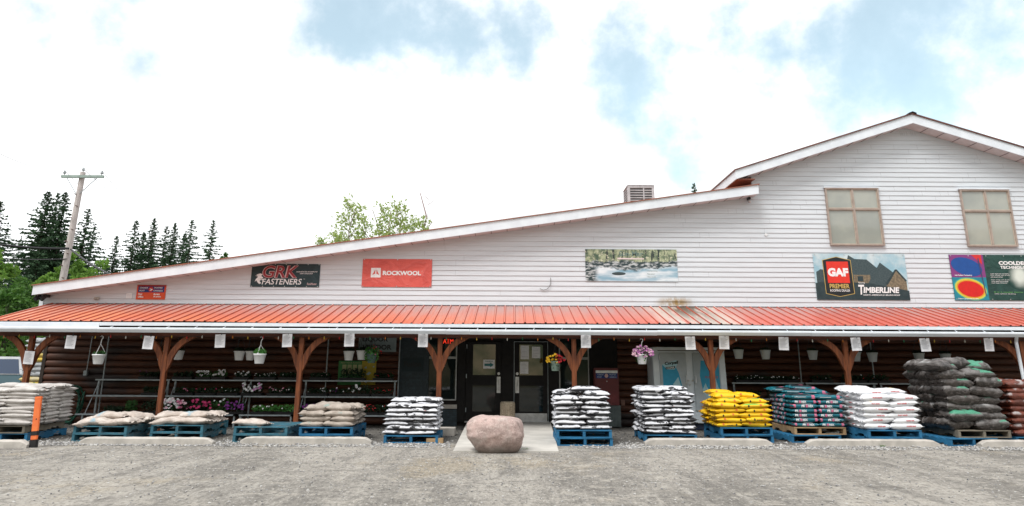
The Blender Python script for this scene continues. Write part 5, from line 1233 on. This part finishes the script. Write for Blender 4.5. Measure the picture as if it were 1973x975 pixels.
T_(292, 1, [('white', .3)], 'green tray behind the second post, middle shelf', M_LEAFD, .4, .14, nfl=3); T_(355, 1, [('pink', 1)], 'dark tray with pink dots, middle shelf', nfl=4, fr=.014); T_(398, 1, [('magenta', 1)], 'dark tray with a magenta bloom, middle shelf', nfl=4, fr=.022); T_(440, 1, [('white', 1)], 'dark tray with few white dots, middle shelf', nfl=4, fr=.014)
T_(486, 1, [('white', .85), ('violet', .25)], 'full tray of white and violet petunias on the middle shelf', M_LEAFD, .46, .19, nfl=34, fr=.030); T_(537, 1, [('palepink', .7), ('pink', .4)], 'row of small pale pink blooms left of third post, middle shelf', M_LEAFD, .5, .12, nfl=14, fr=.017); T_(566, 1, [('white', .4)], 'leafy tray beside the third post, middle shelf', M_LEAFD, .3, .15, nfl=3)
T_(612, 1, [('white', 1)], 'dark tray with white dots right of third post, middle shelf', nfl=8, fr=.013); T_(655, 1, [('purple', .4), ('white', .6)], 'tray with a purple bloom below the poster', nfl=8, fr=.018); T_(694, 1, [('white', 1)], 'tray with three big white blooms below the poster', nfl=5, hgt=.17, fr=.036); T_(735, 1, [('red', 1)], 'tray with small red blooms below the poster right edge', M_LEAFD, nfl=8, fr=.016)
T_(222, 2, [], 'low green tray on the lowest shelf near the hose', M_LEAFD, .42, .11); T_(255, 2, [], 'narrow green plants standing on lowest left shelf', M_LEAF, .22, .22); T_(296, 2, [('white', .3)], 'bushy dark plants on lowest shelf behind second post', M_LEAFD, .45, .24, nfl=4)
T_(333, 2, [('white', .7), ('palepink', .4)], 'cascade of white and pale pink petunias beside the second post', M_LEAF, .42, .24, nfl=40, fr=.036); T_(360, 2, [('pink', .7), ('palepink', .3)], 'pink petunias on the lowest shelf, left of the magenta ones', M_LEAFD, .38, .22, nfl=16, fr=.034); T_(392, 2, [('magenta', 1)], 'magenta petunias on the lowest shelf', M_LEAFD, .5, .24, nfl=22, fr=.034); T_(425, 2, [('pink', .3), ('white', .5)], 'green plants with few white blooms, lowest shelf right of magenta', M_LEAF, .42, .24, nfl=9, fr=.024)
T_(457, 2, [('purple', 1)], 'deep purple petunias on the lowest shelf', M_LEAFD, .42, .19, nfl=24, fr=.032); T_(512, 2, [('white', 1)], 'bright green seedling tray with white blooms, lowest shelf', M_LEAFB, .55, .14, nfl=7, fr=.020); T_(548, 2, [('white', .5)], 'bright green seedling tray left of the third post, lowest shelf', M_LEAFB, .5, .14, nfl=3, fr=.018); T_(597, 2, [('purple', 1)], 'purple tray right of the third post, lowest shelf', M_LEAFD, .4, .15, nfl=14, fr=.024)
T_(640, 2, [], 'dark tray behind the beige sacks, lowest shelf', None, .5, .14); T_(714, 2, [('red', 1)], 'red dotted tray left of black and white sacks, lowest shelf', M_LEAFD, .45, .16, nfl=12, fr=.016); T_(748, 2, [('red', .7), ('white', .2)], 'red and white dotted tray at lowest shelf end', M_LEAFD, .4, .16, nfl=10, fr=.016)
for i, ppx in enumerate((1434, 1462, 1492, 1524)): T_(ppx, 0, [('white', 1)], ('first', 'second', 'third', 'fourth')[i] + ' dark tray with white dots counted from the freezer', None, .38, .09, nfl=6, fr=.015)
for i, ppx in enumerate((1585, 1648, 1695)): T_(ppx, 0, [('red', .4), ('white', .3)], ('dark tray left of the seventh post, top shelf', 'dark tray right of the seventh post, top shelf', 'dark tray at the left of the mulch, top shelf')[i], None, .5, .12, nfl=5, fr=.013)
for i, ppx in enumerate((1445, 1500)): T_(ppx, 1, [('white', .2)], ('dark tray above the yellow sacks, lower shelf', 'dark tray behind the teal sacks, lower shelf')[i], None, .5, .12, nfl=2, fr=.013)
# hanging baskets
def basket(ppx, py, Y, label, cols=(), leaf=None, grow=.10, pot=None, rim=.135, nfl=30, fr=.018, droop=0, white_hook=True, nleaf=160):
    p = at(ppx, py, Y); rn = random.Random(int(ppx)); zb = p.z - .11; r = thing('hanging_basket', label, 'hanging basket', (p.x, Y, zb), 'hanging flower baskets under the porch')
    b = MB(); b.lathe([(.001, zb), (rim * .66, zb), (rim * .70, zb + .01), (rim * .96, zb + .185), (rim * 1.05, zb + .19), (rim * 1.05, zb + .215), (rim * .97, zb + .215), (rim * .92, zb + .17), (.001, zb + .17)], (p.x, Y, 0), 20); b.build('pot', pot or M_WHITE, r, True)
    zt = min(ZE - .32, p.z + .62) if Y < 16.2 else ZE - .22 + (Y - 15.5) * .25
    for k in range(3):
        t = 2 * math.pi * k / 3 + .5; b = MB(); b.cyl((p.x + rim * math.cos(t), Y + rim * math.sin(t), zb + .21), (p.x + .03 * (k == 9), Y, zt - .16), .006, .006, 5); b.build('hanger_strap', M_WHITE if white_hook else M_BLKPL, r)
    b = MB(); b.tube([(p.x, Y, zt - .17), (p.x + .005, Y, zt - .07), (p.x + .03, Y, zt - .04), (p.x + .03, Y, zt), (p.x, Y, zt + .02), (p.x - .025, Y, zt)], .008, 6); b.build('hook', M_WHITE if white_hook else M_BLKPL, r)
    b = MB(); leaves(b, (p.x, Y, zb + .215 + grow * .4), (rim * (1 + droop), rim * (1 + droop), grow), nleaf, .03, rn, shell=.1)
    if droop: leaves(b, (p.x, Y, zb + .14), (rim * 1.35, rim * 1.35, .14), nleaf // 2, .028, rn, shell=.8)
    b.build('foliage', leaf or M_LEAF, r)
    for cn, share, x0_, x1_ in cols:
        b = MB()
        for _ in range(int(nfl * share)):
            a = rn.uniform(x0_, x1_) * rim * (1.2 + droop * .6); blossom(b, (p.x + a, Y - rim * rn.uniform(.2, 1.1), zb + .215 + grow * rn.uniform(-.4, 1.5) * (1 - .5 * (a / rim / 1.6) ** 2)), fr * rn.uniform(.75, 1.25), rn)
        b.build('blossoms', PET[cn], r)
basket(190, 692, 15.72, 'white hanging basket with sprouting leaves near the left paper', leaf=M_LEAF, grow=.05); basket(500, 691, 15.72, 'white hanging basket with bright green leaves', leaf=M_LEAFB, grow=.09, nleaf=220)
basket(312, 685, 16.7, 'white pot half hidden by the second post left brace', (), M_LEAFD, .05, rim=.125, white_hook=False); basket(344, 684, 16.7, 'white pot hanging right of the second post', (), M_LEAFD, .05, rim=.125, white_hook=False); basket(461, 685, 16.7, 'white pot hanging left of the bright green basket, further left', (), M_LEAFD, .05, rim=.125, white_hook=False); basket(482, 685, 16.75, 'white pot just behind the bright green basket', (), M_LEAFD, .05, rim=.11, white_hook=False)
basket(672, 685, 16.6, 'white pot hanging below the paper left of LIQUOR sign', (), M_LEAFD, .05, rim=.125, white_hook=False); basket(697, 684, 16.6, 'white pot hanging under the LIQUOR VENDOR sign', (), M_LEAFD, .05, rim=.125, white_hook=False); basket(716, 690, 16.4, 'grey green pot of trailing leaves with red flowers', (('red', .6, .3, 1.4), ('pink', .2, -.3, .8)), M_LEAFB, .13, mat('grey_green_pot', (.10, .16, .16)), .12, 24, .016, .55, False, 260)
basket(1070, 705, 15.95, 'pale green basket of yellow and dark red pansies', (('yellow', .5, -1.3, .15), ('red', .5, 0, 1.3)), M_LEAFD, .10, mat('pale_green_pot', (.26, .36, .30)), .115, 70, .026, .35, False); basket(1237, 692, 15.72, 'white basket overflowing with pink flowers', (('violet', .6, -1.3, 1.3), ('palepink', .5, -1.3, 1.3)), M_LEAF, .13, None, .125, 150, .022, .4)
for ppx, py, lab in ((1423, 682, 'white pot hanging right of the freezer'), (1475, 683, 'white pot hanging left of the paper above teal sacks'), (1566, 684, 'white pot hanging right of the paper above teal sacks'), (1649, 687, 'white pot behind the seventh post right brace'), (1681, 688, 'white pot hanging right of the seventh post'), (1771, 689, 'white pot behind the paper above the mulch'), (1822, 690, 'white pot hanging right above the mulch')):
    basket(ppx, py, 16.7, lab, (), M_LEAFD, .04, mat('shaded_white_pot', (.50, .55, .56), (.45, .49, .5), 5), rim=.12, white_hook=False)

# papers on the eave
PAPERS = [(136, 659, 15.56, 'white paper notice on the eave above the hose', 3), (286, 660, 15.56, 'white paper notice on the eave left of the second post', 2), (424, 657, 15.56, 'white paper notice on the eave above the white petunias', -2), (553, 656, 15.56, 'white paper notice on the eave left of the third post', -2), (673, 655, 15.56, 'white paper notice on the eave left of LIQUOR VENDOR sign', -1), (815, 656, 15.56, 'white paper notice on the eave left of the fourth post', 0), (1129, 657.5, 15.56, 'white paper notice on the eave right of the fifth post', 0), (1330, 661, 15.56, 'white paper notice on the eave before the freezer left door', -1), (1395, 660, 15.56, 'white paper notice on the eave before the freezer right door', 1), (1510, 662, 15.56, 'white paper notice on the eave above the teal sacks', 1), (1650, 663, 15.56, 'white paper notice on the eave beside the seventh post', -2), (1783, 664.5, 15.56, 'white paper notice on the eave above the mulch', -2), (1905, 664, 15.56, 'white paper notice on the eave nearest the right edge', -1), (55, 689, 15.70, 'white paper notice fixed on the leftmost post', 3)]
for ppx, py, Y, lab, tl in PAPERS:
    p = at(ppx, py, Y); w2, h2 = .108, .142
    o = thing('paper_notice', lab, 'notice', (p.x, Y, p.z), 'paper notices along the eave'); o.rotation_euler = (R(random.uniform(-4, 4)), R(tl), R(random.uniform(-6, 6)))
    b = MB(); n = 5
    vs = [(-w2 + 2*w2*i/n, .010 * math.sin(i * 1.3 + p.x), z_) for z_ in (-h2, 0, h2) for i in range(n + 1)]; b.add(vs, [(j*(n+1)+i, j*(n+1)+i+1, (j+1)*(n+1)+i+1, (j+1)*(n+1)+i) for j in range(2) for i in range(n)])
    ORG[o.name] = Vector((0, 0, 0)); pp = b.build('sheet', M_PAPER, o)
    b = MB()
    for i in range(8):
        z_ = h2 * .82 - .028 * i; x1_ = w2 * (.2 + .6 * ((i * 37 + int(ppx)) % 10) / 10) if i else w2 * .25; b.face([(-w2 * .75 if i else -w2*.3, -.014, z_), (x1_, -.014, z_), (x1_, -.014, z_ + .008), (-w2 * .75 if i else -w2*.3, -.014, z_ + .008)])
    b.build('print', flat('grey_print', (.38, .39, .42)), o)
    if Y < 15.6:
        b = MB(); b.box((.02, -.012, h2 - .01), (.035, .012, h2 + .05)); b.build('clip', M_BLKPL, o)
for ppx, lab in ((848, 'white paper notice behind the fourth post on the window'), (1107, 'white paper notice behind the fifth post on the window')):
    a, c = at(ppx - 9, 687, YW - .08), at(ppx + 9, 706, YW - .08); note(None, a.x, c.x, c.z, a.z, YW - .075, 'paper_notice', lab, 'notice', 0)
# coloured light string
r = thing('light_string', 'string of small coloured bulbs along the porch beam', 'light string', (0, 15.70, ZE - .31)); pts = []; x = eL + .3
while x < 13.5: pts.append((x, 15.705, ZE - .305 + .012 * math.sin(x * 9))); x += .17
b = MB(); b.tube(pts, .004, 4); b.build('wire', M_BLKPL, r); cols_ = [mat('bulb_orange', (.62, .20, .03), None, 5, .25), mat('bulb_red', (.55, .03, .03), None, 5, .25), mat('bulb_green', (.04, .22, .10), None, 5, .25), mat('bulb_yellow', (.65, .42, .06), None, 5, .25), mat('bulb_white', (.65, .62, .55), None, 5, .25)]
for i, p in enumerate(pts[::2]):
    b = MB(); b.lathe([(.002, -.055), (.012, -.035), (.013, -.02), (.008, 0), (.008, .01)], (p[0], p[1], p[2]), 7); b.build('bulb', cols_[(i * 3) % 5], r)
# downspout at the right edge
p = at(1958, 660, 15.68); q2 = at(1985, 760, 15.68); b = MB(); b.tube([(p.x - .02, 15.6, ZE - .2), (p.x, 15.68, ZE - .33), (q2.x - .05, 15.70, .45), (q2.x - .05, 15.55, .1)], .035, 10); b.build('downspout', M_FASC, store)

# stacked cement bags round the left corner and the parked car
M_CEMG = sack_mat('grey_paper_sack', (.42, .44, .46), (.30, .32, .34), [((.03, .03, .03), 11, .62, .66, (.5, 1, 2), None)], .7); M_CEMY = sack_mat('yellow_paper_sack', (.60, .42, .03), (.55, .50, .35), [((.03, .03, .03), 11, .64, .68, (.5, 1, 2), None), ((.08, .25, .07), 4, .62, .66, (1, 1, 1), None)], .7)
cg = [sack_mesh('grey_cement_sack', .62, .40, .135, M_CEMG, 200 + i, .02) for i in range(2)]; cy_ = [sack_mesh('yellow_cement_sack', .62, .40, .135, M_CEMY, 210 + i, .02) for i in range(2)]
xa = at(70, 720, 18.1).x; pallet('grey', M_PGREY, xa - .1, 18.5, 0, 0, 'weathered pallet under the cement sacks round the left corner')
for k in range(16):
    yel = k in (5, 6, 7, 11, 12); lay('cement_bag', 'bag', cy_ if yel else cg, (xa + random.uniform(-.02, .02), 18.15, .138 + .118 * k), random.uniform(-.05, .05), f'{"yellow" if yel else "grey"} cement sack, {ORD[k] + " layer" if k < 12 else ("thirteenth", "fourteenth", "fifteenth", "topmost")[k-12] + " layer"}, tall stack round left corner', 'cement sacks round the left corner')
CYc = 21.5; xr2 = at(47, 700, CYc).x
r = thing('parked_car', 'blue grey parked car behind the far left stack', 'car', (xr2 - 2.2, CYc + .9, 0)); M_CAR = mat('slate_blue_car_paint', (.10, .17, .20), (.095, .16, .19), 1, .25, spec=.6); q = NB('car_window'); M_CARW = q.done((.012, .035, .085), .05, 0, .8)
zc = at(20, 686, CYc).z; zw0 = at(20, 722, CYc).z
b = MB(); x0 = xr2 - 4.6
b.prism([(x0 + .1, .35), (xr2 - .05, .35), (xr2 + .02, .8), (xr2, zw0), (x0 + 1.2, zw0 + .02), (x0 + .15, zw0 - .12), (x0, .7)], CYc, CYc + 1.85); b.build('body', M_CAR, r, bevel=.05)
b = MB(); sec = [(x0 + 1.15, zw0 + .01), (x0 + 1.95, zc - .06), (x0 + 2.4, zc), (xr2 - .25, zc - .02), (xr2 - .02, zw0 + .01)]
n = len(sec); b.add([(x_, CYc + .03, z_) if z_ < zw0 + .05 else (x_, CYc + .14, z_) for x_, z_ in sec] + [(x_, CYc + 1.82, z_) if z_ < zw0 + .05 else (x_, CYc + 1.7, z_) for x_, z_ in sec], [tuple(range(n)), tuple(range(2*n-1, n-1, -1))] + [((k+1) % n, k, n+k, n+(k+1) % n) for k in range(n)]); b.build('cabin', mat('silver_car_roof', (.55, .57, .60), None, 3, .3), r)
def side_pt(x_, z_): t = (z_ - zw0) / (zc - zw0); return (x_, CYc + .03 + .11 * t - .008, z_)
zt_ = zc - .09; zb_ = zw0 + .03
for (a0, a1, c1, c0) in ((x0 + 1.35, x0 + 2.0, x0 + 2.75, x0 + 2.75), (x0 + 2.85, x0 + 2.85, xr2 - 1.15, xr2 - 1.15), (xr2 - 1.08, xr2 - 1.08, xr2 - .28, xr2 - .12)):
    b = MB(); b.face([side_pt(a0, zb_), side_pt(c0, zb_), side_pt(c1, zt_), side_pt(a1, zt_)]); b.build('window', M_CARW, r)
for xx in (x0 + .95, xr2 - .95):
    b = MB(); b.cyl((xx, CYc - .01, .34), (xx, CYc + .24, .34), .34, .34, 24); wh = b.build('wheel', M_BLKPL, r); b = MB(); b.cyl((xx, CYc - .02, .34), (xx, CYc - .011, .34), .21, .21, 20); b.build('rim', M_ALU, wh)
for xx in (x0 + 2.6, xr2 - 1.3):
    b = MB(); b.box((xx, CYc - .03, zw0 - .18), (xx + .2, CYc - .003, zw0 - .14)); b.build('door_handle', M_BLKPL, r, bevel=.008)
b = MB(); b.box((x0 - .01, CYc + .15, .68), (x0 + .1, CYc + .5, .80)); b.build('headlight', M_GLASS, r)

# ------------------------------------------------------------------ utility pole and lines
DP = 33.0
pt0, pb0 = at(160, 332, DP), at(120, 545, DP); zl = (pt0 - pb0).normalized(); base = pb0 - zl * (pb0.z / zl.z)
r = thing('utility_pole', 'pale wooden utility pole with one crossarm behind the left eave', 'utility pole', base); M_POLE = mat('weathered_pole_wood', (.56, .51, .49), (.40, .36, .345), 6, .9, .3, .01, None, 0, .3, (6, 6, .4))
b = MB(); b.cyl(base, pt0, .19, .125, 14); pl_ = b.build('pole', M_POLE, r)
cz = at(163, 342, DP); ca, cbb = at(123, 342, DP), at(204, 342.5, DP); b = MB(); b.box((ca.x, DP - .24, cz.z - .07), (cbb.x, DP - .13, cz.z + .06)); b.build('crossarm', mat('grey_green_arm', (.30, .38, .34), (.24, .30, .27), 4, .8), r)
ins = []
for xx, zz in ((ca.x + .12, cz.z + .06), (cbb.x - .12, cz.z + .06), (pt0.x, pt0.z)):
    b = MB(); b.lathe([(.02, 0), (.02, .08), (.07, .09), (.075, .14), (.045, .16), (.05, .22), (.02, .25)], (xx, DP - .18 if zz < pt0.z else DP, zz), 12); b.build('insulator', mat('grey_porcelain', (.30, .33, .34), None, 5, .3), r, True); ins.append(Vector((xx, DP - .18, zz + .22)))
for sg in (-1, 1):
    b = MB(); b.cyl((cz.x + sg * .75, DP - .2, cz.z - .06), (cz.x - .12 + sg * .1, DP - .14, cz.z - .85), .018, .018, 6); b.build('arm_brace', M_GALV, r)
for k in range(9):
    t = .45 + .055 * k; c_ = base.lerp(pt0, t); b = MB(); b.cyl((c_.x + (.13 if k % 2 else -.05), DP - .3, c_.z), (c_.x + (.09 if k % 2 else -.05), DP - .05, c_.z), .022, .022, 6); b.build('step_bolt', mat('rusty_steel', (.16, .09, .07)), r)
def wire(a, b_, sagv, rad, label, n=18, m=None):
    a, b_ = Vector(a), Vector(b_); pts = []
    for i in range(n + 1):
        t = i / n; p = a.lerp(b_, t); p.z -= sagv * 4 * t * (1 - t); pts.append(p)
    b = MB(); b.tube(pts, rad, 5); return tag(b.build('power_line', m or M_BLKPL, None), label, 'cable', 'lines on the utility pole')
mid = at(138, 480, DP)
wire((mid.x, DP - .2, mid.z), at(-60, 462, 30), .12, .055, 'thick black cable running left from the pole'); wire((mid.x + .1, DP - .2, mid.z - .05), at(300, 560, 27), .25, .045, 'black cable sloping down right from the pole to the store')
wire((at(134, 500, DP).x, DP - .2, at(134, 500, DP).z), at(-60, 492, 34), .1, .02, 'lower thin cable running left from the pole')
MW = mat('bare_wire', (.45, .45, .46)); 
wire(ins[1], at(330, 432, 70), .8, .012, 'thin bare wire from the crossarm right end', m=MW); wire(ins[2], at(350, 440, 75), .8, .012, 'thin bare wire from the pole top', m=MW); wire(ins[0], at(300, 446, 70), .8, .012, 'thin bare wire from the crossarm left end', m=MW); wire(ins[0] + Vector((0, -.05, 0)), at(-60, 262, 20), .3, .012, 'thin bare wire running up left from the crossarm', m=MW)

# ------------------------------------------------------------------ trees
M_BARK = mat('spruce_bark', (.13, .10, .085), (.08, .06, .05), 5, .9); M_PALEB = mat('aspen_bark', (.40, .37, .32), (.26, .23, .19), 4, .9)
M_SPR = leaf_mat('spruce_needles', (.028, .066, .032), (.060, .110, .052), .8, .25); M_SPR2 = leaf_mat('light_spruce_needles', (.045, .075, .055), (.075, .115, .085), .8)
M_BUSH = leaf_mat('birch_leaf', (.10, .22, .035), (.20, .34, .06), .55, .5); M_BUSHD = leaf_mat('dark_birch_leaf', (.04, .115, .02), (.095, .20, .035), .55, .4); M_ASP = leaf_mat('aspen_leaf', (.26, .38, .09), (.42, .50, .18), .55, .5)
def spruce_parts(h, wid, seed, dens=1.0, bare=.12):
    rn = random.Random(seed); t = MB(); t.cyl((0, 0, 0), (0, 0, h * .995), h * .0105 + .03, .012, 8); c = MB(); nb = int(150 * dens)
    for k in range(nb):
        f = ((k + rn.random()) / nb) ** .95                      # 0 low, 1 top
        z = h * (bare + (1 - bare) * f); a = k * 2.399 + rn.uniform(-.5, .5)
        prof = (1 - f) ** .85 * (1 - .35 * math.exp(-f * 9))
        l = (wid * prof * rn.choice((.45, .75, .9, 1, 1.1, 1.2)) * rn.uniform(.8, 1.1)) + .07
        dr = Vector((math.cos(a), math.sin(a), 0)); side = dr.cross(Vector((0, 0, 1))); drop = .55 - .75 * f + rn.uniform(-.15, .15); ns = max(3, int(l / .17))
        for j in range(ns):
            u = (j + .35) / ns; s0 = l * u; p = Vector((0, 0, z)) + dr * s0 + Vector((0, 0, -drop * s0 * (1 - .45 * u)))
            w0 = (.10 + .26 * l * (1 - .8 * u) * (.35 + u)) * rn.uniform(.6, 1.2)
            for sg in (-1, 1):
                d2 = (dr * rn.uniform(.3, .9) + side * sg * rn.uniform(.4, 1) + Vector((0, 0, rn.uniform(-.8, .1)))).normalized(); e = p + d2 * w0
                w3 = d2.cross(Vector((rn.uniform(-1, 1), rn.uniform(-1, 1), rn.uniform(-.3, 1)))).normalized() * rn.uniform(.06, .13); c.face([p - w3, e - w3 * .25, e + w3 * .25, p + w3])
            e = p + Vector((rn.uniform(-.1, .1), rn.uniform(-.1, .1), -rn.uniform(.08, .30) * (1.1 - f))); w3 = dr * rn.uniform(.06, .15); c.face([p - w3, e - w3 * .3, e + w3 * .3, p + w3])
        e = Vector((0, 0, z)) + dr * (l + .1) + Vector((0, 0, -drop * l * .55 + .06)); p = Vector((0, 0, z)) + dr * l * .6 + Vector((0, 0, -drop * l * .6 * .73)); w3 = side * .05; c.face([p - w3, e - w3 * .2, e + w3 * .2, p + w3])
    return t, c
SPR = []
for i, (dn, m_, br_) in enumerate(((2.0, M_SPR, .06), (1.4, M_SPR, .10), (.9, M_SPR2, .10), (1.05, M_SPR, .2))):
    SPR.append((spruce_parts(14, 3.9, 300 + i, dn, br_), m_))
SROOT = {}
def spruce(ppx, ptop, Y, var, ws, label):
    tp = at(ppx, ptop, Y); h = tp.z
    if var not in SROOT:
        r = thing('spruce_tree', label, 'tree', (0, 0, 0), 'spruces beyond the store'); (t, c), m_ = SPR[var]; t.build('trunk', M_BARK, r); c.build('crown', m_, r); SROOT[var] = r
    else: r = copy_tree(SROOT[var]); r['label'] = label
    r.location = (tp.x, Y, 0); ORG[r.name] = Vector((tp.x, Y, 0)); s_ = h / 14; r.scale = (s_ * ws, s_ * ws, s_); r.rotation_euler = (0, 0, random.uniform(0, 6.28))
for a in ((2, 388, 58, 1, 1.1, 'dark spruce cut off by the left photo edge'), (14, 440, 62, 2, 1.0, 'pale thin spruce beside the one at the left edge'), (42, 455, 66, 2, .45, 'thin dead looking spruce left of the big dark clump'), (94, 370, 56, 0, 1.15, 'tallest dense spruce left of the utility pole, leftmost of three'), (113, 372, 60, 1, .8, 'slim spruce in the middle of the dark clump'), (127, 371, 57, 0, .95, 'spruce right in the dark clump, nearest the pole'), (80, 462, 55, 0, 1.2, 'low dense spruce at the left foot of the dark clump'), (171, 403, 58, 1, 1.05, 'open spruce just right of the utility pole'), (183, 432, 62, 2, 1.1, 'pale spruce second right of the utility pole'), (226, 455, 64, 1, .95, 'short spruce standing alone right of the pole'), (263, 425, 66, 1, .95, 'spruce first in the row over the eave'), (278, 448, 70, 0, .9, 'short dense spruce second in the row over the eave'), (298, 421, 66, 0, .85, 'tall dense spruce third in the row over the eave'), (322, 436, 68, 3, .9, 'spruce fourth in the row over the eave'), (338, 430, 66, 0, .8, 'spruce fifth in the row over the eave'), (357, 450, 70, 0, .9, 'short spruce in the gap before the last of the row'), (371, 424, 66, 3, .85, 'slim spruce last in the row over the eave'), (412, 424, 66, 3, .80, 'lone open spruce right of the row'), (1337, 354, 60, 1, .62, 'spruce tip showing over the lower roof near the gable')): spruce(*a)
def broadleaf(ppx, ptop, Y, wd, label, m, n=2600, size=.16, trunk_m=None, blobs=9, z0f=.2, group='leafy trees at the left'):
    tp = at(ppx, ptop, Y); h = tp.z; rn = random.Random(int(ppx * 7 + ptop)); r = thing('leafy_tree', label, 'tree', (tp.x, Y, 0), group); t = MB(); base = Vector((tp.x, Y, 0)); cs = []
    for i in range(blobs):
        f = (i + .5) / blobs; zz = h * (z0f + (1 - z0f) * f); k = math.sin(math.pi * min(.98, .18 + .8 * f)) ** .7; cs.append((Vector((tp.x + rn.uniform(-1, 1) * wd * .55 * k, Y + rn.uniform(-1, 1) * wd * .5 * k, zz - h * .08)), wd * rn.uniform(.34, .52) * (.45 + .55 * k)))
    cs.append((Vector((tp.x, Y, h - wd * .22)), wd * .24))
    t.cyl(base, base + Vector((0, 0, h * .55)), .10 + h * .008, .05, 8)
    for c_, rr_ in cs: t.cyl(base + Vector((0, 0, h * rn.uniform(.12, .45))), c_, .05, .012, 5)
    t.build('trunk', trunk_m or M_BARK, r); b = MB()
    for c_, rr_ in cs:
        for _ in range(5):
            o_ = Vector((rn.gauss(0, .5), rn.gauss(0, .5), rn.gauss(0, .5))) * rr_; leaves(b, c_ + o_, (rr_ * .55, rr_ * .55, rr_ * .42), n // blobs // 5, size, rn, shell=.15)
    b.build('crown', m, r)
broadleaf(-15, 480, 30, 3.2, 'bright green leafy tree at the left photo edge', M_BUSH, 7000, .11, None, 12); broadleaf(28, 545, 27, 2.6, 'leafy bush behind the porch roof left end', M_BUSHD, 6000, .09, None, 11, .1); broadleaf(60, 560, 32, 2.6, 'dark leafy bush beside the store left corner', M_BUSHD, 5000, .10, None, 10, .1)
broadleaf(-60, 600, 24, 2.2, 'low dark bush behind the parked car', M_BUSHD, 4000, .09, None, 9, .1); broadleaf(160, 500, 46, 3.0, 'round light green tree behind the pole foot', M_BUSH, 5500, .13, None, 11, .3); broadleaf(105, 520, 48, 2.6, 'light green bush left of the pole foot', M_BUSH, 4500, .13, None, 10, .3); broadleaf(205, 530, 50, 2.2, 'small light green tree right of the pole foot', M_BUSH, 3500, .13, None, 9, .3); broadleaf(432, 487, 60, 1.6, 'tiny leafy treetop at the end of the spruce row', M_BUSHD, 900, .13, None, 6, .5)
# sparse aspens over the roof
def aspen(ppx, ptop, Y, wd, label, seed, n_br=16, bare=False, lo=.45, lf=22):
    tp = at(ppx, ptop, Y); h = tp.z; rn = random.Random(seed); r = thing('aspen_tree', label, 'tree', (tp.x, Y, 0), 'thin aspens over the lower roof'); t = MB(); l = MB(); pts = [Vector((tp.x + rn.uniform(-.06, .06) * i, Y, h * i / 8)) for i in range(9)]
    for i in range(8): t.cyl(pts[i], pts[i+1], .09 * (1 - i / 9) + .012, .09 * (1 - (i + 1) / 9) + .010, 6)
    for k in range(n_br):
        f = lo + (1 - lo) * (k + rn.random()) / n_br; a = rn.uniform(0, 6.28); p = Vector((tp.x, Y, h * f)); L2 = wd * (1.25 - f) * rn.uniform(.6, 1.3) + .15; d = Vector((math.cos(a), math.sin(a) * .6, rn.uniform(.6, 1.3))).normalized(); e = p + d * L2; t.cyl(p, e, .018, .006, 4)
        if not bare:
            for j in range(lf):
                q_ = p.lerp(e, rn.uniform(.3, 1.08)) + Vector((rn.gauss(0, .13), rn.gauss(0, .13), rn.gauss(0, .13))); leaves(l, q_, (.07, .07, .07), 2, .085, rn)
    t.build('trunk', M_PALEB if not bare else mat('reddish_bare_bark', (.26, .15, .13)), r)
    if not bare: l.build('crown', M_ASP, r)
aspen(678, 402, 36, 2.3, 'left aspen over the lower roof with a leaning tip', 41, 40, lf=17, lo=.55); aspen(734, 404, 37, 1.3, 'slim middle aspen over the lower roof', 43, 26, lo=.6, lf=16); aspen(765, 408, 35, 2.0, 'right aspen over the lower roof, fullest of them', 44, 40, lo=.58, lf=17); aspen(705, 428, 38, 1.8, 'short aspen between the left and middle ones', 46, 26, lo=.6); aspen(625, 468, 38, .8, 'low aspen top at the far left of the group', 45, 14, lo=.75); aspen(652, 452, 39, 1.2, 'little aspen top second from the left', 49, 12, lo=.75); aspen(826, 372, 36, 1.0, 'bare reddish dead aspen stem on the right', 47, 7, True, .6); aspen(816, 428, 36, .5, 'small leafy sprout at the foot of the dead stem', 48, 9, lo=.8)

# weeds in the gravel
M_WEED = leaf_mat('weed_green', (.06, .19, .03), (.13, .28, .05), .6, .3)
for i, (ppx, py, sz, lab) in enumerate(((42, 858, .16, 'small green weed beside the leaning orange post'), (1858, 850, .13, 'small weed under the askew blue pallet of the mulch'), (1012, 868, .09, 'tiny weed at the right foot of the boulder'), (1700, 861, .07, 'tiny weed in front of the block before white sacks'))):
    p = atz(ppx, py, 0); b = MB(); rn = random.Random(i)
    for _ in range(70):
        a = rn.uniform(0, 6.28); r0 = rn.uniform(0, sz * .5); d = Vector((math.cos(a), math.sin(a), rn.uniform(.5, 1.5))).normalized(); o_ = p + Vector((math.cos(a) * r0, math.sin(a) * r0, 0)); e = o_ + d * sz * rn.uniform(.3, .8); w_ = d.cross(Vector((0, 0, 1))).normalized() * .008; b.face([o_ - w_, o_ + w_, e])
    tag(b.build('weed', M_WEED, None), lab, 'weed')
aspen(790, 430, 37, 1.5, 'low leafy aspen between the fullest one and the dead stem', 52, 24, lo=.7, lf=15)
